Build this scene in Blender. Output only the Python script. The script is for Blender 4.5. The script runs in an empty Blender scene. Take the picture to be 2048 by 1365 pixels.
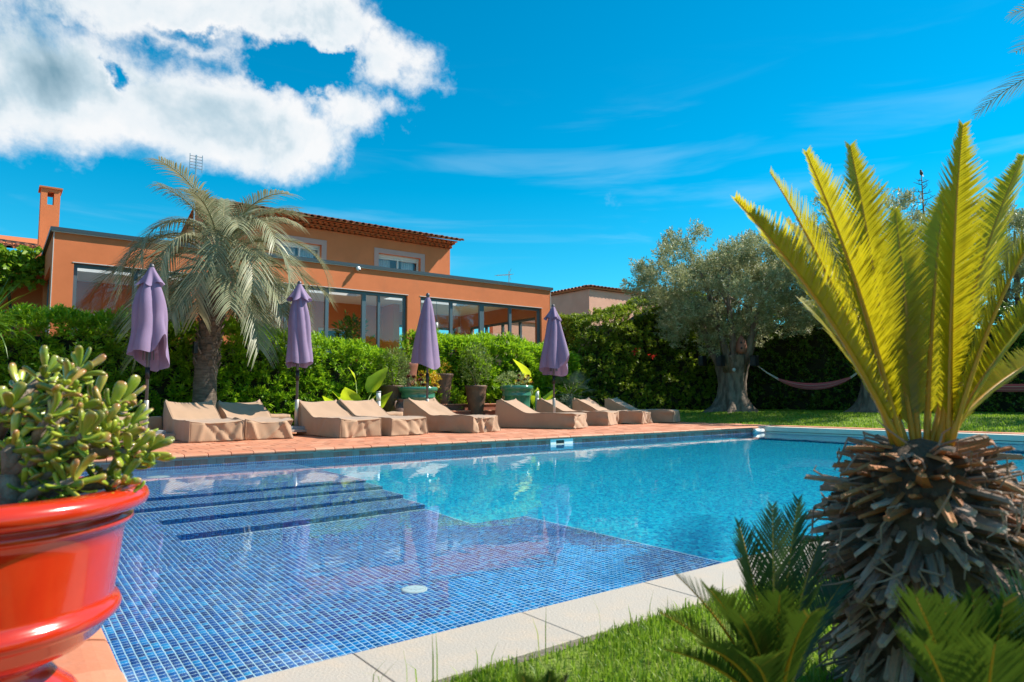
import bpy, bmesh, math, random
import numpy as np
from mathutils import Vector, Matrix, Euler
SC = bpy.context.scene
COL = SC.collection
R = math.radians
RNG = np.random.default_rng(7)
random.seed(7)

# ------------------------------------------------------------------ camera
CAM = Vector((0.0, 0.0, 0.70))
AZ, PITCH, ROLL, FPX = R(52.8), math.atan((796 - 682.5) / 1365.0), 0.0045, 1365.0
_f = Vector((math.cos(AZ) * math.cos(PITCH), math.sin(AZ) * math.cos(PITCH), math.sin(PITCH)))
_r0 = Vector((math.sin(AZ), -math.cos(AZ), 0.0))
_u0 = _r0.cross(_f)
_r = _r0 * math.cos(ROLL) - _u0 * math.sin(ROLL)
_u = _u0 * math.cos(ROLL) + _r0 * math.sin(ROLL)
cam_data = bpy.data.cameras.new('camera')
cam = bpy.data.objects.new('camera', cam_data)
COL.objects.link(cam)
cam.matrix_world = Matrix.Translation(CAM) @ Matrix((_r, _u, -_f)).transposed().to_4x4()
cam_data.sensor_width = 36.0
cam_data.lens = 36.0 * FPX / 2048.0
cam_data.clip_start = 0.02
cam_data.clip_end = 3000
cam_data.dof.use_dof = True
cam_data.dof.focus_distance = 13.0
cam_data.dof.aperture_fstop = 5.6
SC.camera = cam


def ray(px, py):
    return (_f + _r * ((px - 1024) / FPX) + _u * ((682.5 - py) / FPX))


def atY(px, py, Y):
    d = ray(px, py)
    return CAM + d * ((Y - CAM.y) / d.y)


def atX(px, py, X):
    d = ray(px, py)
    return CAM + d * ((X - CAM.x) / d.x)


# ------------------------------------------------------------------ sun, sky, exposure
SUNV = Vector((0.91, -0.38, 1.0)).normalized()           # towards the sun
sun_el, sun_az = math.asin(SUNV.z), math.atan2(SUNV.x, SUNV.y)
sd = bpy.data.lights.new('sun', 'SUN')
sd.energy, sd.angle, sd.color = 5.0, R(0.53), (1.0, 0.93, 0.82)
sun = bpy.data.objects.new('sun', sd)
COL.objects.link(sun)
sun.rotation_euler = (-SUNV).to_track_quat('-Z', 'Y').to_euler()
sun.location = (20, -10, 30)
sd.cycles.is_caustics_light = True

SKY_STRENGTH = 0.078
world = bpy.data.worlds.new('World')
SC.world = world
world.use_nodes = True
SC.view_settings.view_transform = 'Standard'
SC.view_settings.look = 'None'
SC.view_settings.exposure = 0.82
SC.view_settings.gamma = 1.0
SC.cycles.use_denoising = True
SC.cycles.max_bounces = 10
SC.cycles.diffuse_bounces = 5
SC.cycles.transparent_max_bounces = 16
SC.cycles.sample_clamp_indirect = 6.0
SC.cycles.blur_glossy = 0.3


class NT:
    """A tiny wrapper round a node tree."""
    def __init__(s, tree):
        s.t = tree

    def n(s, kind, ins=None, **props):
        nd = s.t.nodes.new(kind)
        for k, v in props.items():
            setattr(nd, k, v)
        for k, v in (ins or {}).items():
            if hasattr(v, 'is_output'):
                s.t.links.new(v, nd.inputs[k])
            else:
                nd.inputs[k].default_value = v
        return nd

    def math(s, op, a, b=0.0, clamp=False):
        nd = s.t.nodes.new('ShaderNodeMath')
        nd.operation = op
        nd.use_clamp = clamp
        for i, v in enumerate((a, b)):
            if hasattr(v, 'is_output'):
                s.t.links.new(v, nd.inputs[i])
            else:
                nd.inputs[i].default_value = v
        return nd.outputs[0]

    def mix(s, fac, a, b, blend='MIX'):
        nd = s.t.nodes.new('ShaderNodeMix')
        nd.data_type = 'RGBA'
        nd.blend_type = blend
        for k, v in ((0, fac), (6, a), (7, b)):
            if hasattr(v, 'is_output'):
                s.t.links.new(v, nd.inputs[k])
            else:
                nd.inputs[k].default_value = v if k == 0 else (*v[:3], 1)
        return nd.outputs[2]

    def ramp(s, fac, stops):
        nd = s.t.nodes.new('ShaderNodeValToRGB')
        s.t.links.new(fac, nd.inputs[0])
        el = nd.color_ramp.elements
        while len(el) < len(stops):
            el.new(0.5)
        for e, (p, c) in zip(el, stops):
            e.position = p
            e.color = (*c[:3], 1) if len(c) >= 3 else (c[0], c[0], c[0], 1)
        return nd.outputs[0]

    def rng(s, v, a, b, c=0.0, d=1.0, smooth=True):
        nd = s.t.nodes.new('ShaderNodeMapRange')
        nd.interpolation_type = 'SMOOTHSTEP' if smooth else 'LINEAR'
        s.t.links.new(v, nd.inputs[0])
        for i, x in enumerate((a, b, c, d)):
            nd.inputs[i + 1].default_value = x
        return nd.outputs[0]


def build_world():
    t = NT(world.node_tree)
    world.node_tree.nodes.clear()
    sky = t.n('ShaderNodeTexSky', sky_type='NISHITA', sun_disc=False, sun_elevation=sun_el, sun_rotation=sun_az,
              altitude=0.0, air_density=1.0, dust_density=0.0, ozone_density=1.5)
    tint = t.n('ShaderNodeVectorMath', {0: sky.outputs[0], 1: (0.52, 1.10, 1.20)}, operation='MULTIPLY')
    grad = t.n('ShaderNodeHueSaturation', {'Hue': 0.495, 'Saturation': 1.2, 'Value': 1.0, 'Color': tint.outputs[0]})
    co = t.n('ShaderNodeTexCoord').outputs['Generated']
    d = t.n('ShaderNodeSeparateXYZ', {0: co})
    az = t.math('ARCTAN2', d.outputs[1], d.outputs[0])
    el = t.math('ARCSINE', d.outputs[2])
    nz = t.n('ShaderNodeTexNoise', {'Vector': co, 'Scale': 5.5, 'Detail': 9.0, 'Roughness': 0.62, 'Distortion': 0.35})
    nz2 = t.n('ShaderNodeTexNoise', {'Vector': co, 'Scale': 16.0, 'Detail': 7.0, 'Roughness': 0.6})

    wn_ = t.n('ShaderNodeTexNoise', {'Vector': co, 'Scale': 7.0, 'Detail': 6.0, 'Roughness': 0.65})
    wsep = t.n('ShaderNodeSeparateColor', {0: wn_.outputs['Color']})
    azw = t.math('ADD', az, t.math('MULTIPLY', t.math('SUBTRACT', wsep.outputs[0], 0.5), 0.20))
    elw = t.math('ADD', el, t.math('MULTIPLY', t.math('SUBTRACT', wsep.outputs[1], 0.5), 0.13))

    def azel(px, py):
        v = ray(px, py).normalized()
        return math.atan2(v.y, v.x), math.asin(v.z)

    def blob(px, py, rx, ry, amp):
        a, e = azel(px, py)
        a2, _ = azel(px + rx * 0.5, py)
        a1, _ = azel(px - rx * 0.5, py)
        _, e2 = azel(px, py - ry * 0.5)
        _, e1 = azel(px, py + ry * 0.5)
        u = t.math('DIVIDE', t.math('SUBTRACT', azw, a), abs(a1 - a2))
        v = t.math('DIVIDE', t.math('SUBTRACT', elw, e), abs(e2 - e1))
        rr = t.math('SQRT', t.math('ADD', t.math('MULTIPLY', u, u), t.math('MULTIPLY', v, v)))
        return t.math('MULTIPLY', t.rng(rr, 1.45, 0.0), amp)
    plus = [(80, 170, 420, 210, 1.0), (420, 245, 430, 145, 1.0), (620, 265, 190, 100, 0.95), (150, 290, 330, 80, 0.62), (560, 325, 220, 50, 0.6), (330, 10, 520, 110, 1.0),
            (660, 45, 150, 90, 0.95), (770, 130, 115, 90, 0.8), (715, 225, 130, 75, 0.85), (-400, 80, 600, 330, 1.0), (500, -220, 500, 180, 0.9)]
    minus = [(596, 124, 120, 46, 0.8), (395, 66, 70, 22, 0.5), (243, 152, 26, 24, 0.5), (690, 120, 60, 28, 0.45)]
    m = None
    for b in plus:
        o = blob(*b)
        m = o if m is None else t.math('MAXIMUM', m, o)
    for b in minus:
        m = t.math('SUBTRACT', m, blob(*b))
    # other clouds of the same kind go on round the rest of the sky
    gaz = t.math('COSINE', t.math('SUBTRACT', az, AZ))
    rest = t.math('MULTIPLY', t.rng(gaz, 0.62, 0.2), t.rng(el, 0.12, 0.3))
    nb = t.n('ShaderNodeTexNoise', {'Vector': co, 'Scale': 2.1, 'Detail': 2.0})
    m = t.math('MAXIMUM', m, t.math('MULTIPLY', rest, t.rng(nb.outputs[0], 0.52, 0.7)))
    f = t.math('ADD', m, t.math('MULTIPLY', t.math('SUBTRACT', nz.outputs[0], 0.5), 1.5))
    f = t.math('ADD', f, t.math('MULTIPLY', t.math('SUBTRACT', nz2.outputs[0], 0.5), 0.55))
    dens = t.rng(f, 0.27, 0.76)
    core = t.rng(f, 0.55, 1.25)
    # clouds are lit from the sun's side: noise sampled a little towards the sun gives their thickness there
    off = t.n('ShaderNodeVectorMath', {0: co, 1: tuple(SUNV * 0.055)}, operation='ADD')
    ns = t.n('ShaderNodeTexNoise', {'Vector': off.outputs[0], 'Scale': 5.5, 'Detail': 5.0, 'Roughness': 0.6, 'Distortion': 0.35})
    sh = t.math('SUBTRACT', ns.outputs[0], nz.outputs[0])
    sh = t.math('ADD', t.math('MULTIPLY', sh, 3.0), t.math('MULTIPLY', core, 0.72))
    a0, e0 = azel(90, 90)
    dk = t.math('MULTIPLY', blob(60, 95, 330, 130, 0.62), 1.0)
    sh = t.math('ADD', sh, dk)
    ccol = t.ramp(t.rng(sh, 0.0, 1.35, smooth=False), [(0.0, (0.98, 0.99, 1.0)), (0.28, (0.86, 0.92, 0.96)), (0.55, (0.55, 0.70, 0.79)), (1.0, (0.22, 0.38, 0.48))])
    cs = t.n('ShaderNodeVectorMath', {0: ccol, 'Scale': 0.56 / SKY_STRENGTH}, operation='SCALE')
    cir = t.n('ShaderNodeMapping', {'Vector': co, 'Scale': (1.2, 1.2, 9.0), 'Rotation': (0.0, 0.12, 0.0)})
    wn = t.n('ShaderNodeTexNoise', {'Vector': cir.outputs[0], 'Scale': 2.2, 'Detail': 5.0, 'Roughness': 0.55, 'Distortion': 0.6})
    wisp = t.math('MULTIPLY', t.rng(wn.outputs[0], 0.5, 0.78), t.math('MULTIPLY', t.rng(el, 0.5, 0.2), 0.26))
    base = t.mix(wisp, grad.outputs[0], (4.6, 6.6, 8.0))
    mixed = t.mix(t.math('MULTIPLY', dens, 0.97), base, cs.outputs[0])
    bg = t.n('ShaderNodeBackground', {'Color': mixed, 'Strength': SKY_STRENGTH})
    out = t.n('ShaderNodeOutputWorld', {'Surface': bg.outputs[0]})


build_world()

# ------------------------------------------------------------------ materials


def new_mat(name):
    m = bpy.data.materials.new(name)
    m.use_nodes = True
    m.node_tree.nodes.clear()
    return m, NT(m.node_tree)


def pm(name, col, col2=None, rough=0.6, scale=6.0, bump=0.0, bscale=60.0, spec=0.4, coat=0.0, metal=0.0, var=0.0,
       dirt=None, dscale=2.0, lo=0.35, hi=0.65, stretch=(1, 1, 1), sheen=0.0, trans=0.0, detail=6.0):
    m, t = new_mat(name)
    co = t.n('ShaderNodeTexCoord').outputs['Object']
    mp = t.n('ShaderNodeMapping', {'Vector': co, 'Scale': stretch}).outputs[0]
    c = None
    if col2:
        nz = t.n('ShaderNodeTexNoise', {'Vector': mp, 'Scale': scale, 'Detail': detail, 'Roughness': 0.6})
        c = t.mix(t.rng(nz.outputs[0], lo, hi), col, col2)
    else:
        c = t.n('ShaderNodeRGB').outputs[0]
        c.default_value = (*col, 1)
    if dirt:
        nz3 = t.n('ShaderNodeTexNoise', {'Vector': mp, 'Scale': dscale, 'Detail': 8.0, 'Roughness': 0.7})
        c = t.mix(t.math('MULTIPLY', t.rng(nz3.outputs[0], 0.52, 0.75), 0.75), c, dirt)
    if var:
        oi = t.n('ShaderNodeObjectInfo').outputs['Random']
        v = t.math('ADD', t.math('MULTIPLY', oi, 2 * var), 1 - var)
        c = t.n('ShaderNodeHueSaturation', {'Color': c, 'Value': v, 'Hue': t.math('ADD', t.math('MULTIPLY', t.math('FRACT', t.math('MULTIPLY', oi, 17.3)), 0.02), 0.49)}).outputs[0]
    ins = {'Base Color': c, 'Roughness': rough, 'Specular IOR Level': spec, 'Metallic': metal, 'Coat Weight': coat, 'Coat Roughness': 0.06}
    if sheen:
        ins['Sheen Weight'] = sheen
    if bump:
        nb = t.n('ShaderNodeTexNoise', {'Vector': mp, 'Scale': bscale, 'Detail': 5.0, 'Roughness': 0.6})
        ins['Normal'] = t.n('ShaderNodeBump', {'Height': nb.outputs[0], 'Strength': bump, 'Distance': 0.02}).outputs[0]
    p = t.n('ShaderNodeBsdfPrincipled', ins)
    s = p.outputs[0]
    if trans:
        tr = t.n('ShaderNodeBsdfTranslucent', {'Color': c})
        s = t.n('ShaderNodeMixShader', {0: trans, 1: s, 2: tr.outputs[0]}).outputs[0]
    t.n('ShaderNodeOutputMaterial', {'Surface': s})
    return m


def leaf_mat(name, stops, rough=0.45, trans=0.35, spec=0.4, tcol=None):
    """Leaves: colour by a per-leaf random value, some light let through."""
    m, t = new_mat(name)
    a = t.n('ShaderNodeAttribute', attribute_name='var').outputs['Fac']
    c = t.ramp(a, stops)
    p = t.n('ShaderNodeBsdfPrincipled', {'Base Color': c, 'Roughness': rough, 'Specular IOR Level': spec})
    tc = t.mix(0.6, c, tcol) if tcol else c
    tr = t.n('ShaderNodeBsdfTranslucent', {'Color': tc})
    s = t.n('ShaderNodeMixShader', {0: trans, 1: p.outputs[0], 2: tr.outputs[0]}).outputs[0]
    t.n('ShaderNodeOutputMaterial', {'Surface': s})
    return m


def glass_mat(name, tint=(0.80, 0.85, 0.86), refl=1.0):
    m, t = new_mat(name)
    tr = t.n('ShaderNodeBsdfTransparent', {'Color': (*tint, 1)})
    gl = t.n('ShaderNodeBsdfGlossy', {'Color': (1, 1, 1, 1), 'Roughness': 0.01})
    ge = t.n('ShaderNodeNewGeometry')
    dt = t.n('ShaderNodeVectorMath', {0: ge.outputs['Incoming'], 1: ge.outputs['Normal']}, operation='DOT_PRODUCT').outputs['Value']
    one = t.math('SUBTRACT', 1.0, t.math('ABSOLUTE', dt))
    fr = t.math('ADD', t.math('MULTIPLY', t.math('POWER', one, 5.0), 0.92), 0.08)      # both faces of a pane reflect
    s = t.n('ShaderNodeMixShader', {0: t.math('MULTIPLY', fr, refl), 1: tr.outputs[0], 2: gl.outputs[0]})
    t.n('ShaderNodeOutputMaterial', {'Surface': s.outputs[0]})
    return m


def mosaic_nodes(t, pitch=0.03, grout=(0.50, 0.66, 0.74), pal=None, gw=0.075):
    co = t.n('ShaderNodeTexCoord').outputs['Object']
    sc = t.n('ShaderNodeVectorMath', {0: co, 'Scale': 1.0 / pitch}, operation='SCALE').outputs[0]
    nrm = t.n('ShaderNodeNewGeometry').outputs['Normal']
    fl = t.n('ShaderNodeVectorMath', {0: t.n('ShaderNodeVectorMath', {0: sc, 1: (0.013, 0.017, 0.011)}, operation='ADD').outputs[0]}, operation='FLOOR').outputs[0]
    wn = t.n('ShaderNodeTexWhiteNoise', {'Vector': fl}, noise_dimensions='3D')
    nz = t.n('ShaderNodeTexNoise', {'Vector': co, 'Scale': 1.1, 'Detail': 4.0})
    v = t.math('ADD', t.math('MULTIPLY', wn.outputs['Value'], 0.8), t.math('MULTIPLY', nz.outputs[0], 0.2))
    c = t.ramp(v, pal)
    fr = t.n('ShaderNodeVectorMath', {0: sc}, operation='FRACTION').outputs[0]
    cen = t.n('ShaderNodeVectorMath', {0: t.n('ShaderNodeVectorMath', {0: fr, 1: (0.5, 0.5, 0.5)}, operation='SUBTRACT').outputs[0]}, operation='ABSOLUTE').outputs[0]
    an = t.n('ShaderNodeVectorMath', {0: nrm}, operation='ABSOLUTE').outputs[0]
    inv = t.n('ShaderNodeVectorMath', {0: (1, 1, 1), 1: an}, operation='SUBTRACT').outputs[0]
    e = t.n('ShaderNodeSeparateXYZ', {0: t.n('ShaderNodeVectorMath', {0: cen, 1: inv}, operation='MULTIPLY').outputs[0]})
    mx = t.math('MAXIMUM', t.math('MAXIMUM', e.outputs[0], e.outputs[1]), e.outputs[2])
    g = t.math('GREATER_THAN', mx, 0.5 - gw)
    return t.mix(g, c, grout), g


PAL = [(0.0, (0.003, 0.04, 0.19)), (0.28, (0.004, 0.075, 0.31)), (0.6, (0.005, 0.13, 0.44)), (0.85, (0.008, 0.22, 0.56)), (1.0, (0.02, 0.34, 0.66))]
PAL_DEEP = [(0.0, (0.0, 0.17, 0.42)), (0.3, (0.0, 0.33, 0.58)), (0.6, (0.0, 0.50, 0.72)), (0.85, (0.01, 0.66, 0.82)), (1.0, (0.10, 0.80, 0.86))]


def mosaic_mat(name, pal, **k):
    m, t = new_mat(name)
    c, g = mosaic_nodes(t, pal=pal, **k)
    p = t.n('ShaderNodeBsdfPrincipled', {'Base Color': c, 'Roughness': 0.25})
    t.n('ShaderNodeOutputMaterial', {'Surface': p.outputs[0]})
    return m


def piece_mat(name, stops, rough=0.3, obj=True, bump=0.0, bscale=40.0, dirt=None, spec=0.4):
    """Tiles built one by one: the colour is drawn per object (obj) or from the per-piece attribute."""
    m, t = new_mat(name)
    if obj:
        v = t.n('ShaderNodeObjectInfo').outputs['Random']
    else:
        v = t.n('ShaderNodeAttribute', attribute_name='var').outputs['Fac']
    c = t.ramp(v, stops)
    co = t.n('ShaderNodeNewGeometry').outputs['Position']
    ins = {'Roughness': rough, 'Specular IOR Level': spec}
    if dirt:
        nz = t.n('ShaderNodeTexNoise', {'Vector': co, 'Scale': 7.0, 'Detail': 8.0, 'Roughness': 0.7})
        c = t.mix(t.math('MULTIPLY', t.rng(nz.outputs[0], 0.42, 0.78), 0.7), c, dirt)
    if bump:
        nb = t.n('ShaderNodeTexNoise', {'Vector': co, 'Scale': bscale, 'Detail': 5.0})
        ins['Normal'] = t.n('ShaderNodeBump', {'Height': nb.outputs[0], 'Strength': bump, 'Distance': 0.01}).outputs[0]
    ins['Base Color'] = c
    p = t.n('ShaderNodeBsdfPrincipled', ins)
    t.n('ShaderNodeOutputMaterial', {'Surface': p.outputs[0]})
    return m


M = {}
M['stucco'] = pm('stucco', (0.66, 0.188, 0.066), (0.61, 0.17, 0.058), 0.85, scale=1.3, bump=0.35, bscale=90, dirt=(0.54, 0.16, 0.06), dscale=0.9)
M['stucco_in'] = pm('stucco_in', (0.62, 0.21, 0.07), (0.58, 0.19, 0.06), 0.85, scale=1.0)
M['pink_stucco'] = pm('pink_stucco', (0.72, 0.40, 0.28), (0.66, 0.36, 0.25), 0.9, scale=1.5, bump=0.6, bscale=40)
M['surround'] = pm('surround', (0.50, 0.30, 0.26), None, 0.8)
M['cap'] = pm('cap', (0.055, 0.075, 0.085), None, 0.4, metal=0.3)
M['bead'] = pm('bead', (0.55, 0.55, 0.52), None, 0.5)
M['frame'] = pm('frame', (0.085, 0.125, 0.150), None, 0.35, spec=0.5)
M['white_frame'] = pm('white_frame', (0.62, 0.60, 0.55), None, 0.4)
M['glass'] = glass_mat('glass', (0.97, 0.98, 0.98))
M['white_paint'] = pm('white_paint', (0.74, 0.73, 0.70), None, 0.6)
M['floor_in'] = pm('floor_in', (0.45, 0.34, 0.25), (0.40, 0.30, 0.22), 0.4)
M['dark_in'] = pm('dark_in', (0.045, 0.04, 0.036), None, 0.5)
M['curtain'] = pm('curtain', (0.62, 0.66, 0.68), None, 0.9, trans=0.4)
M['roof_tile'] = piece_mat('roof_tile', [(0.0, (0.30, 0.095, 0.045)), (0.4, (0.36, 0.13, 0.065)), (0.75, (0.27, 0.10, 0.055)), (1.0, (0.42, 0.19, 0.10))], 0.85, dirt=(0.16, 0.10, 0.07), bump=0.3)
M['genoise'] = piece_mat('genoise', [(0.0, (0.42, 0.12, 0.035)), (1.0, (0.47, 0.14, 0.04))], 0.85)
M['terracotta'] = piece_mat('terracotta', [(0.0, (0.50, 0.185, 0.095)), (0.3, (0.55, 0.23, 0.125)), (0.65, (0.47, 0.165, 0.085)), (1.0, (0.60, 0.28, 0.165))], 0.6, dirt=(0.42, 0.23, 0.155), bump=0.25)
M['terracotta_v'] = piece_mat('terracotta_v', [(0.0, (0.50, 0.185, 0.095)), (0.3, (0.55, 0.23, 0.125)), (0.65, (0.47, 0.165, 0.085)), (1.0, (0.60, 0.28, 0.165))], 0.6, obj=False, dirt=(0.42, 0.23, 0.155), bump=0.25)
M['band_tile'] = piece_mat('band_tile', [(0.0, (0.30, 0.10, 0.07)), (0.5, (0.36, 0.16, 0.12)), (1.0, (0.30, 0.22, 0.19))], 0.5, dirt=(0.30, 0.27, 0.25))
M['mortar'] = pm('mortar', (0.46, 0.40, 0.35), (0.38, 0.32, 0.28), 0.9, scale=9, bump=0.3)
M['stone'] = piece_mat('stone', [(0.0, (0.35, 0.315, 0.27)), (0.5, (0.38, 0.345, 0.30)), (1.0, (0.33, 0.30, 0.265))], 0.75, bump=0.3, bscale=120, dirt=(0.45, 0.36, 0.27))
M['mosaic'] = piece_mat('mosaic', PAL, 0.2)
M['mosaic_v'] = piece_mat('mosaic_v', PAL, 0.2, obj=False)
M['grout'] = pm('grout', (0.60, 0.72, 0.78), (0.52, 0.64, 0.70), 0.7, scale=4)
M['mosaic_deep'] = mosaic_mat('mosaic_deep', PAL_DEEP, grout=(0.08, 0.58, 0.74))
M['mosaic_wall'] = mosaic_mat('mosaic_wall', PAL)
M['earth'] = pm('earth', (0.16, 0.10, 0.06), (0.10, 0.065, 0.04), 0.95, scale=8, bump=0.6)
M['roofing'] = pm('roofing', (0.16, 0.14, 0.12), (0.11, 0.10, 0.09), 0.9, scale=12)
M['turf'] = pm('turf', (0.19, 0.26, 0.03), (0.14, 0.21, 0.026), 0.9, scale=5, bump=0.8, bscale=140)
M['steel'] = pm('steel', (0.45, 0.46, 0.47), None, 0.35, metal=0.8)
M['black'] = pm('black', (0.012, 0.012, 0.013), None, 0.5)
M['white_plastic'] = pm('white_plastic', (0.76, 0.77, 0.74), None, 0.35)
M['cover_box'] = pm('cover_box', (0.66, 0.60, 0.50), (0.62, 0.56, 0.46), 0.55, scale=3)

# ------------------------------------------------------------------ mesh helpers


class MB:
    def __init__(s):
        s.v, s.f, s.var = [], [], []

    def add(s, vs, fs, var=0.5):
        o = len(s.v)
        s.v += [tuple(v) for v in vs]
        s.f += [tuple(i + o for i in f) for f in fs]
        s.var += [var] * len(vs)
        return s

    def box(s, x0, x1, y0, y1, z0, z1, var=0.5):
        v = [(x, y, z) for z in (z0, z1) for y in (y0, y1) for x in (x0, x1)]
        return s.add(v, [(0, 2, 3, 1), (4, 5, 7, 6), (0, 1, 5, 4), (2, 6, 7, 3), (0, 4, 6, 2), (1, 3, 7, 5)], var)

    def slab(s, x0, x1, y0, y1, z0, z1, c=0.006, var=0.5):
        """A box whose top edges are chamfered."""
        v = []
        for (a, z) in ((0, z0), (0, z1 - c), (c, z1)):
            v += [(x0 + a, y0 + a, z), (x1 - a, y0 + a, z), (x1 - a, y1 - a, z), (x0 + a, y1 - a, z)]
        f = [(8, 9, 10, 11)]
        for k in (0, 4):
            for i in range(4):
                j = (i + 1) % 4
                f.append((k + i, k + j, k + 4 + j, k + 4 + i))
        return s.add(v, f, var)

    def tube(s, pts, rads, n=8, cap=True, var=0.5, ex=None):
        pts = [Vector(p) for p in pts]
        if not hasattr(rads, '__len__'):
            rads = [rads] * len(pts)
        vs, fs = [], []
        ref = None
        for i, p in enumerate(pts):
            d = (pts[min(i + 1, len(pts) - 1)] - pts[max(i - 1, 0)]).normalized()
            if ref is None:
                ref = Vector((1, 0, 0)) if abs(d.x) < 0.8 else Vector((0, 1, 0))
            a = (ref - d * ref.dot(d)).normalized()
            ref = a
            b = d.cross(a)
            for k in range(n):
                th = 2 * math.pi * k / n
                r = rads[i] if ex is None else rads[i] * ex(i, th)
                vs.append(p + (a * math.cos(th) + b * math.sin(th)) * r)
        for i in range(len(pts) - 1):
            for k in range(n):
                k2 = (k + 1) % n
                fs.append((i * n + k, i * n + k2, (i + 1) * n + k2, (i + 1) * n + k))
        if cap:
            fs.append(tuple(range(n))[::-1])
            fs.append(tuple((len(pts) - 1) * n + k for k in range(n)))
        return s.add(vs, fs, var)

    def lathe(s, prof, n=40, c=(0, 0, 0), fn=None, var=0.5):
        vs, fs = [], []
        for i, (r, z) in enumerate(prof):
            for k in range(n):
                th = 2 * math.pi * k / n
                rr = r if fn is None else r * fn(i, th, z)
                vs.append((c[0] + rr * math.cos(th), c[1] + rr * math.sin(th), c[2] + z))
        for i in range(len(prof) - 1):
            for k in range(n):
                k2 = (k + 1) % n
                fs.append((i * n + k, i * n + k2, (i + 1) * n + k2, (i + 1) * n + k))
        return s.add(vs, fs, var)

    def build(s, name, mat, parent=None, smooth=False, loc=None):
        return mesh_obj(name, s.v, s.f, mat, parent, smooth, s.var, loc)


def link(name, me, mat=None, parent=None):
    o = bpy.data.objects.new(name, me)
    COL.objects.link(o)
    if mat is not None and me is not None and not me.materials:
        me.materials.append(M[mat] if isinstance(mat, str) else mat)
    if parent is not None:
        o.parent = parent
    return o


def make_mesh(name, v, f, smooth=False, var=None):
    me = bpy.data.meshes.new(name)
    me.from_pydata(v, [], f)
    if var is not None:
        at = me.attributes.new('var', 'FLOAT', 'POINT')
        at.data.foreach_set('value', np.asarray(var, np.float32))
    if smooth:
        me.shade_smooth()
    me.update()
    return me


def mesh_obj(name, v, f, mat, parent=None, smooth=False, var=None, loc=None):
    o = link(name, make_mesh(name, v, f, smooth, var), mat, parent)
    if loc is not None:
        o.location = loc
    return o


def fast_mesh(name, V, F, var=None, smooth=False):
    """numpy arrays to a mesh; F is (m, k)."""
    V = np.ascontiguousarray(V, np.float32)
    F = np.ascontiguousarray(F, np.int32)
    me = bpy.data.meshes.new(name)
    me.vertices.add(len(V))
    me.vertices.foreach_set('co', V.ravel())
    me.loops.add(F.size)
    me.loops.foreach_set('vertex_index', F.ravel())
    me.polygons.add(len(F))
    me.polygons.foreach_set('loop_start', np.arange(0, F.size, F.shape[1], dtype=np.int32))
    me.polygons.foreach_set('loop_total', np.full(len(F), F.shape[1], np.int32))
    if smooth:
        me.polygons.foreach_set('use_smooth', np.ones(len(F), bool))
    if var is not None:
        at = me.attributes.new('var', 'FLOAT', 'POINT')
        at.data.foreach_set('value', np.asarray(var, np.float32))
    me.update(calc_edges=True)
    return me


def empty(name, loc=(0, 0, 0), rz=0.0):
    o = bpy.data.objects.new(name, None)
    COL.objects.link(o)
    o.location = loc
    o.rotation_euler = (0, 0, rz)
    return o


def tag(o, label=None, cat=None, group=None, kind=None):
    for k, v in (('label', label), ('category', cat), ('group', group), ('kind', kind)):
        if v is not None:
            o[k] = v
    return o


def nrm(a):
    return a / np.maximum(np.linalg.norm(a, axis=-1, keepdims=True), 1e-9)


def snoise(P, freq=1.0, seed=0, octs=3):
    """Cheap smooth pseudo noise for numpy points, about -1..1."""
    r = np.random.default_rng(seed)
    out = np.zeros(len(P))
    amp, tot = 1.0, 0.0
    for o in range(octs):
        for k in range(3):
            w = r.normal(size=3) * freq * (2.0 ** o)
            out += amp * np.sin(P @ w + r.uniform(0, 6.28)) / 1.7
        tot += amp
        amp *= 0.5
    return out / tot


def leaf_mesh(name, P, D, L, W, fold=0.3, up=None, droop=0.0, rng=RNG, var=None, wide=0.45):
    """Folded diamond leaves, two triangles each, at P along D."""
    n = len(P)
    D = nrm(D)
    if up is None:
        up = nrm(rng.normal(size=(n, 3)) * 0.6 + np.array([0, 0, 1.0]))
    S = nrm(np.cross(D, up))
    N = np.cross(S, D)
    L = np.broadcast_to(L, (n,))[:, None]
    W = np.broadcast_to(W, (n,))[:, None]
    b = P
    mid = P + D * L * wide
    tip = P + D * L - np.array([0, 0, 1.0]) * L * droop
    v = np.stack([b, mid + S * W * 0.5 + N * W * fold, tip, mid - S * W * 0.5 + N * W * fold], 1).reshape(-1, 3)
    i = np.arange(n)[:, None] * 4
    f = np.concatenate([i + np.array([0, 1, 2]), i + np.array([0, 2, 3])], 0)
    if var is None:
        var = rng.random(n)
    return fast_mesh(name, v, f, np.repeat(var, 4))

# ================================================================== the setting
X0, X1, Y0, Y1, XS = 0.26, 14.75, 1.80, 9.50, 3.30
WZ = -0.15
PITCH_T = 0.030

# ground sheet with a hole for the pool
g = MB()
xs, ys = [-400, 0.10, 15.6, 600], [-400, 1.60, 9.66, 700]
for i in range(3):
    for j in range(3):
        if (i, j) == (1, 1):
            continue
        g.add([(xs[i], ys[j], -0.04), (xs[i + 1], ys[j], -0.04), (xs[i + 1], ys[j + 1], -0.04), (xs[i], ys[j + 1], -0.04)], [(0, 1, 2, 3)])
tag(g.build('ground', 'earth'), 'bare brown earth under the garden', kind='structure')


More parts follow.
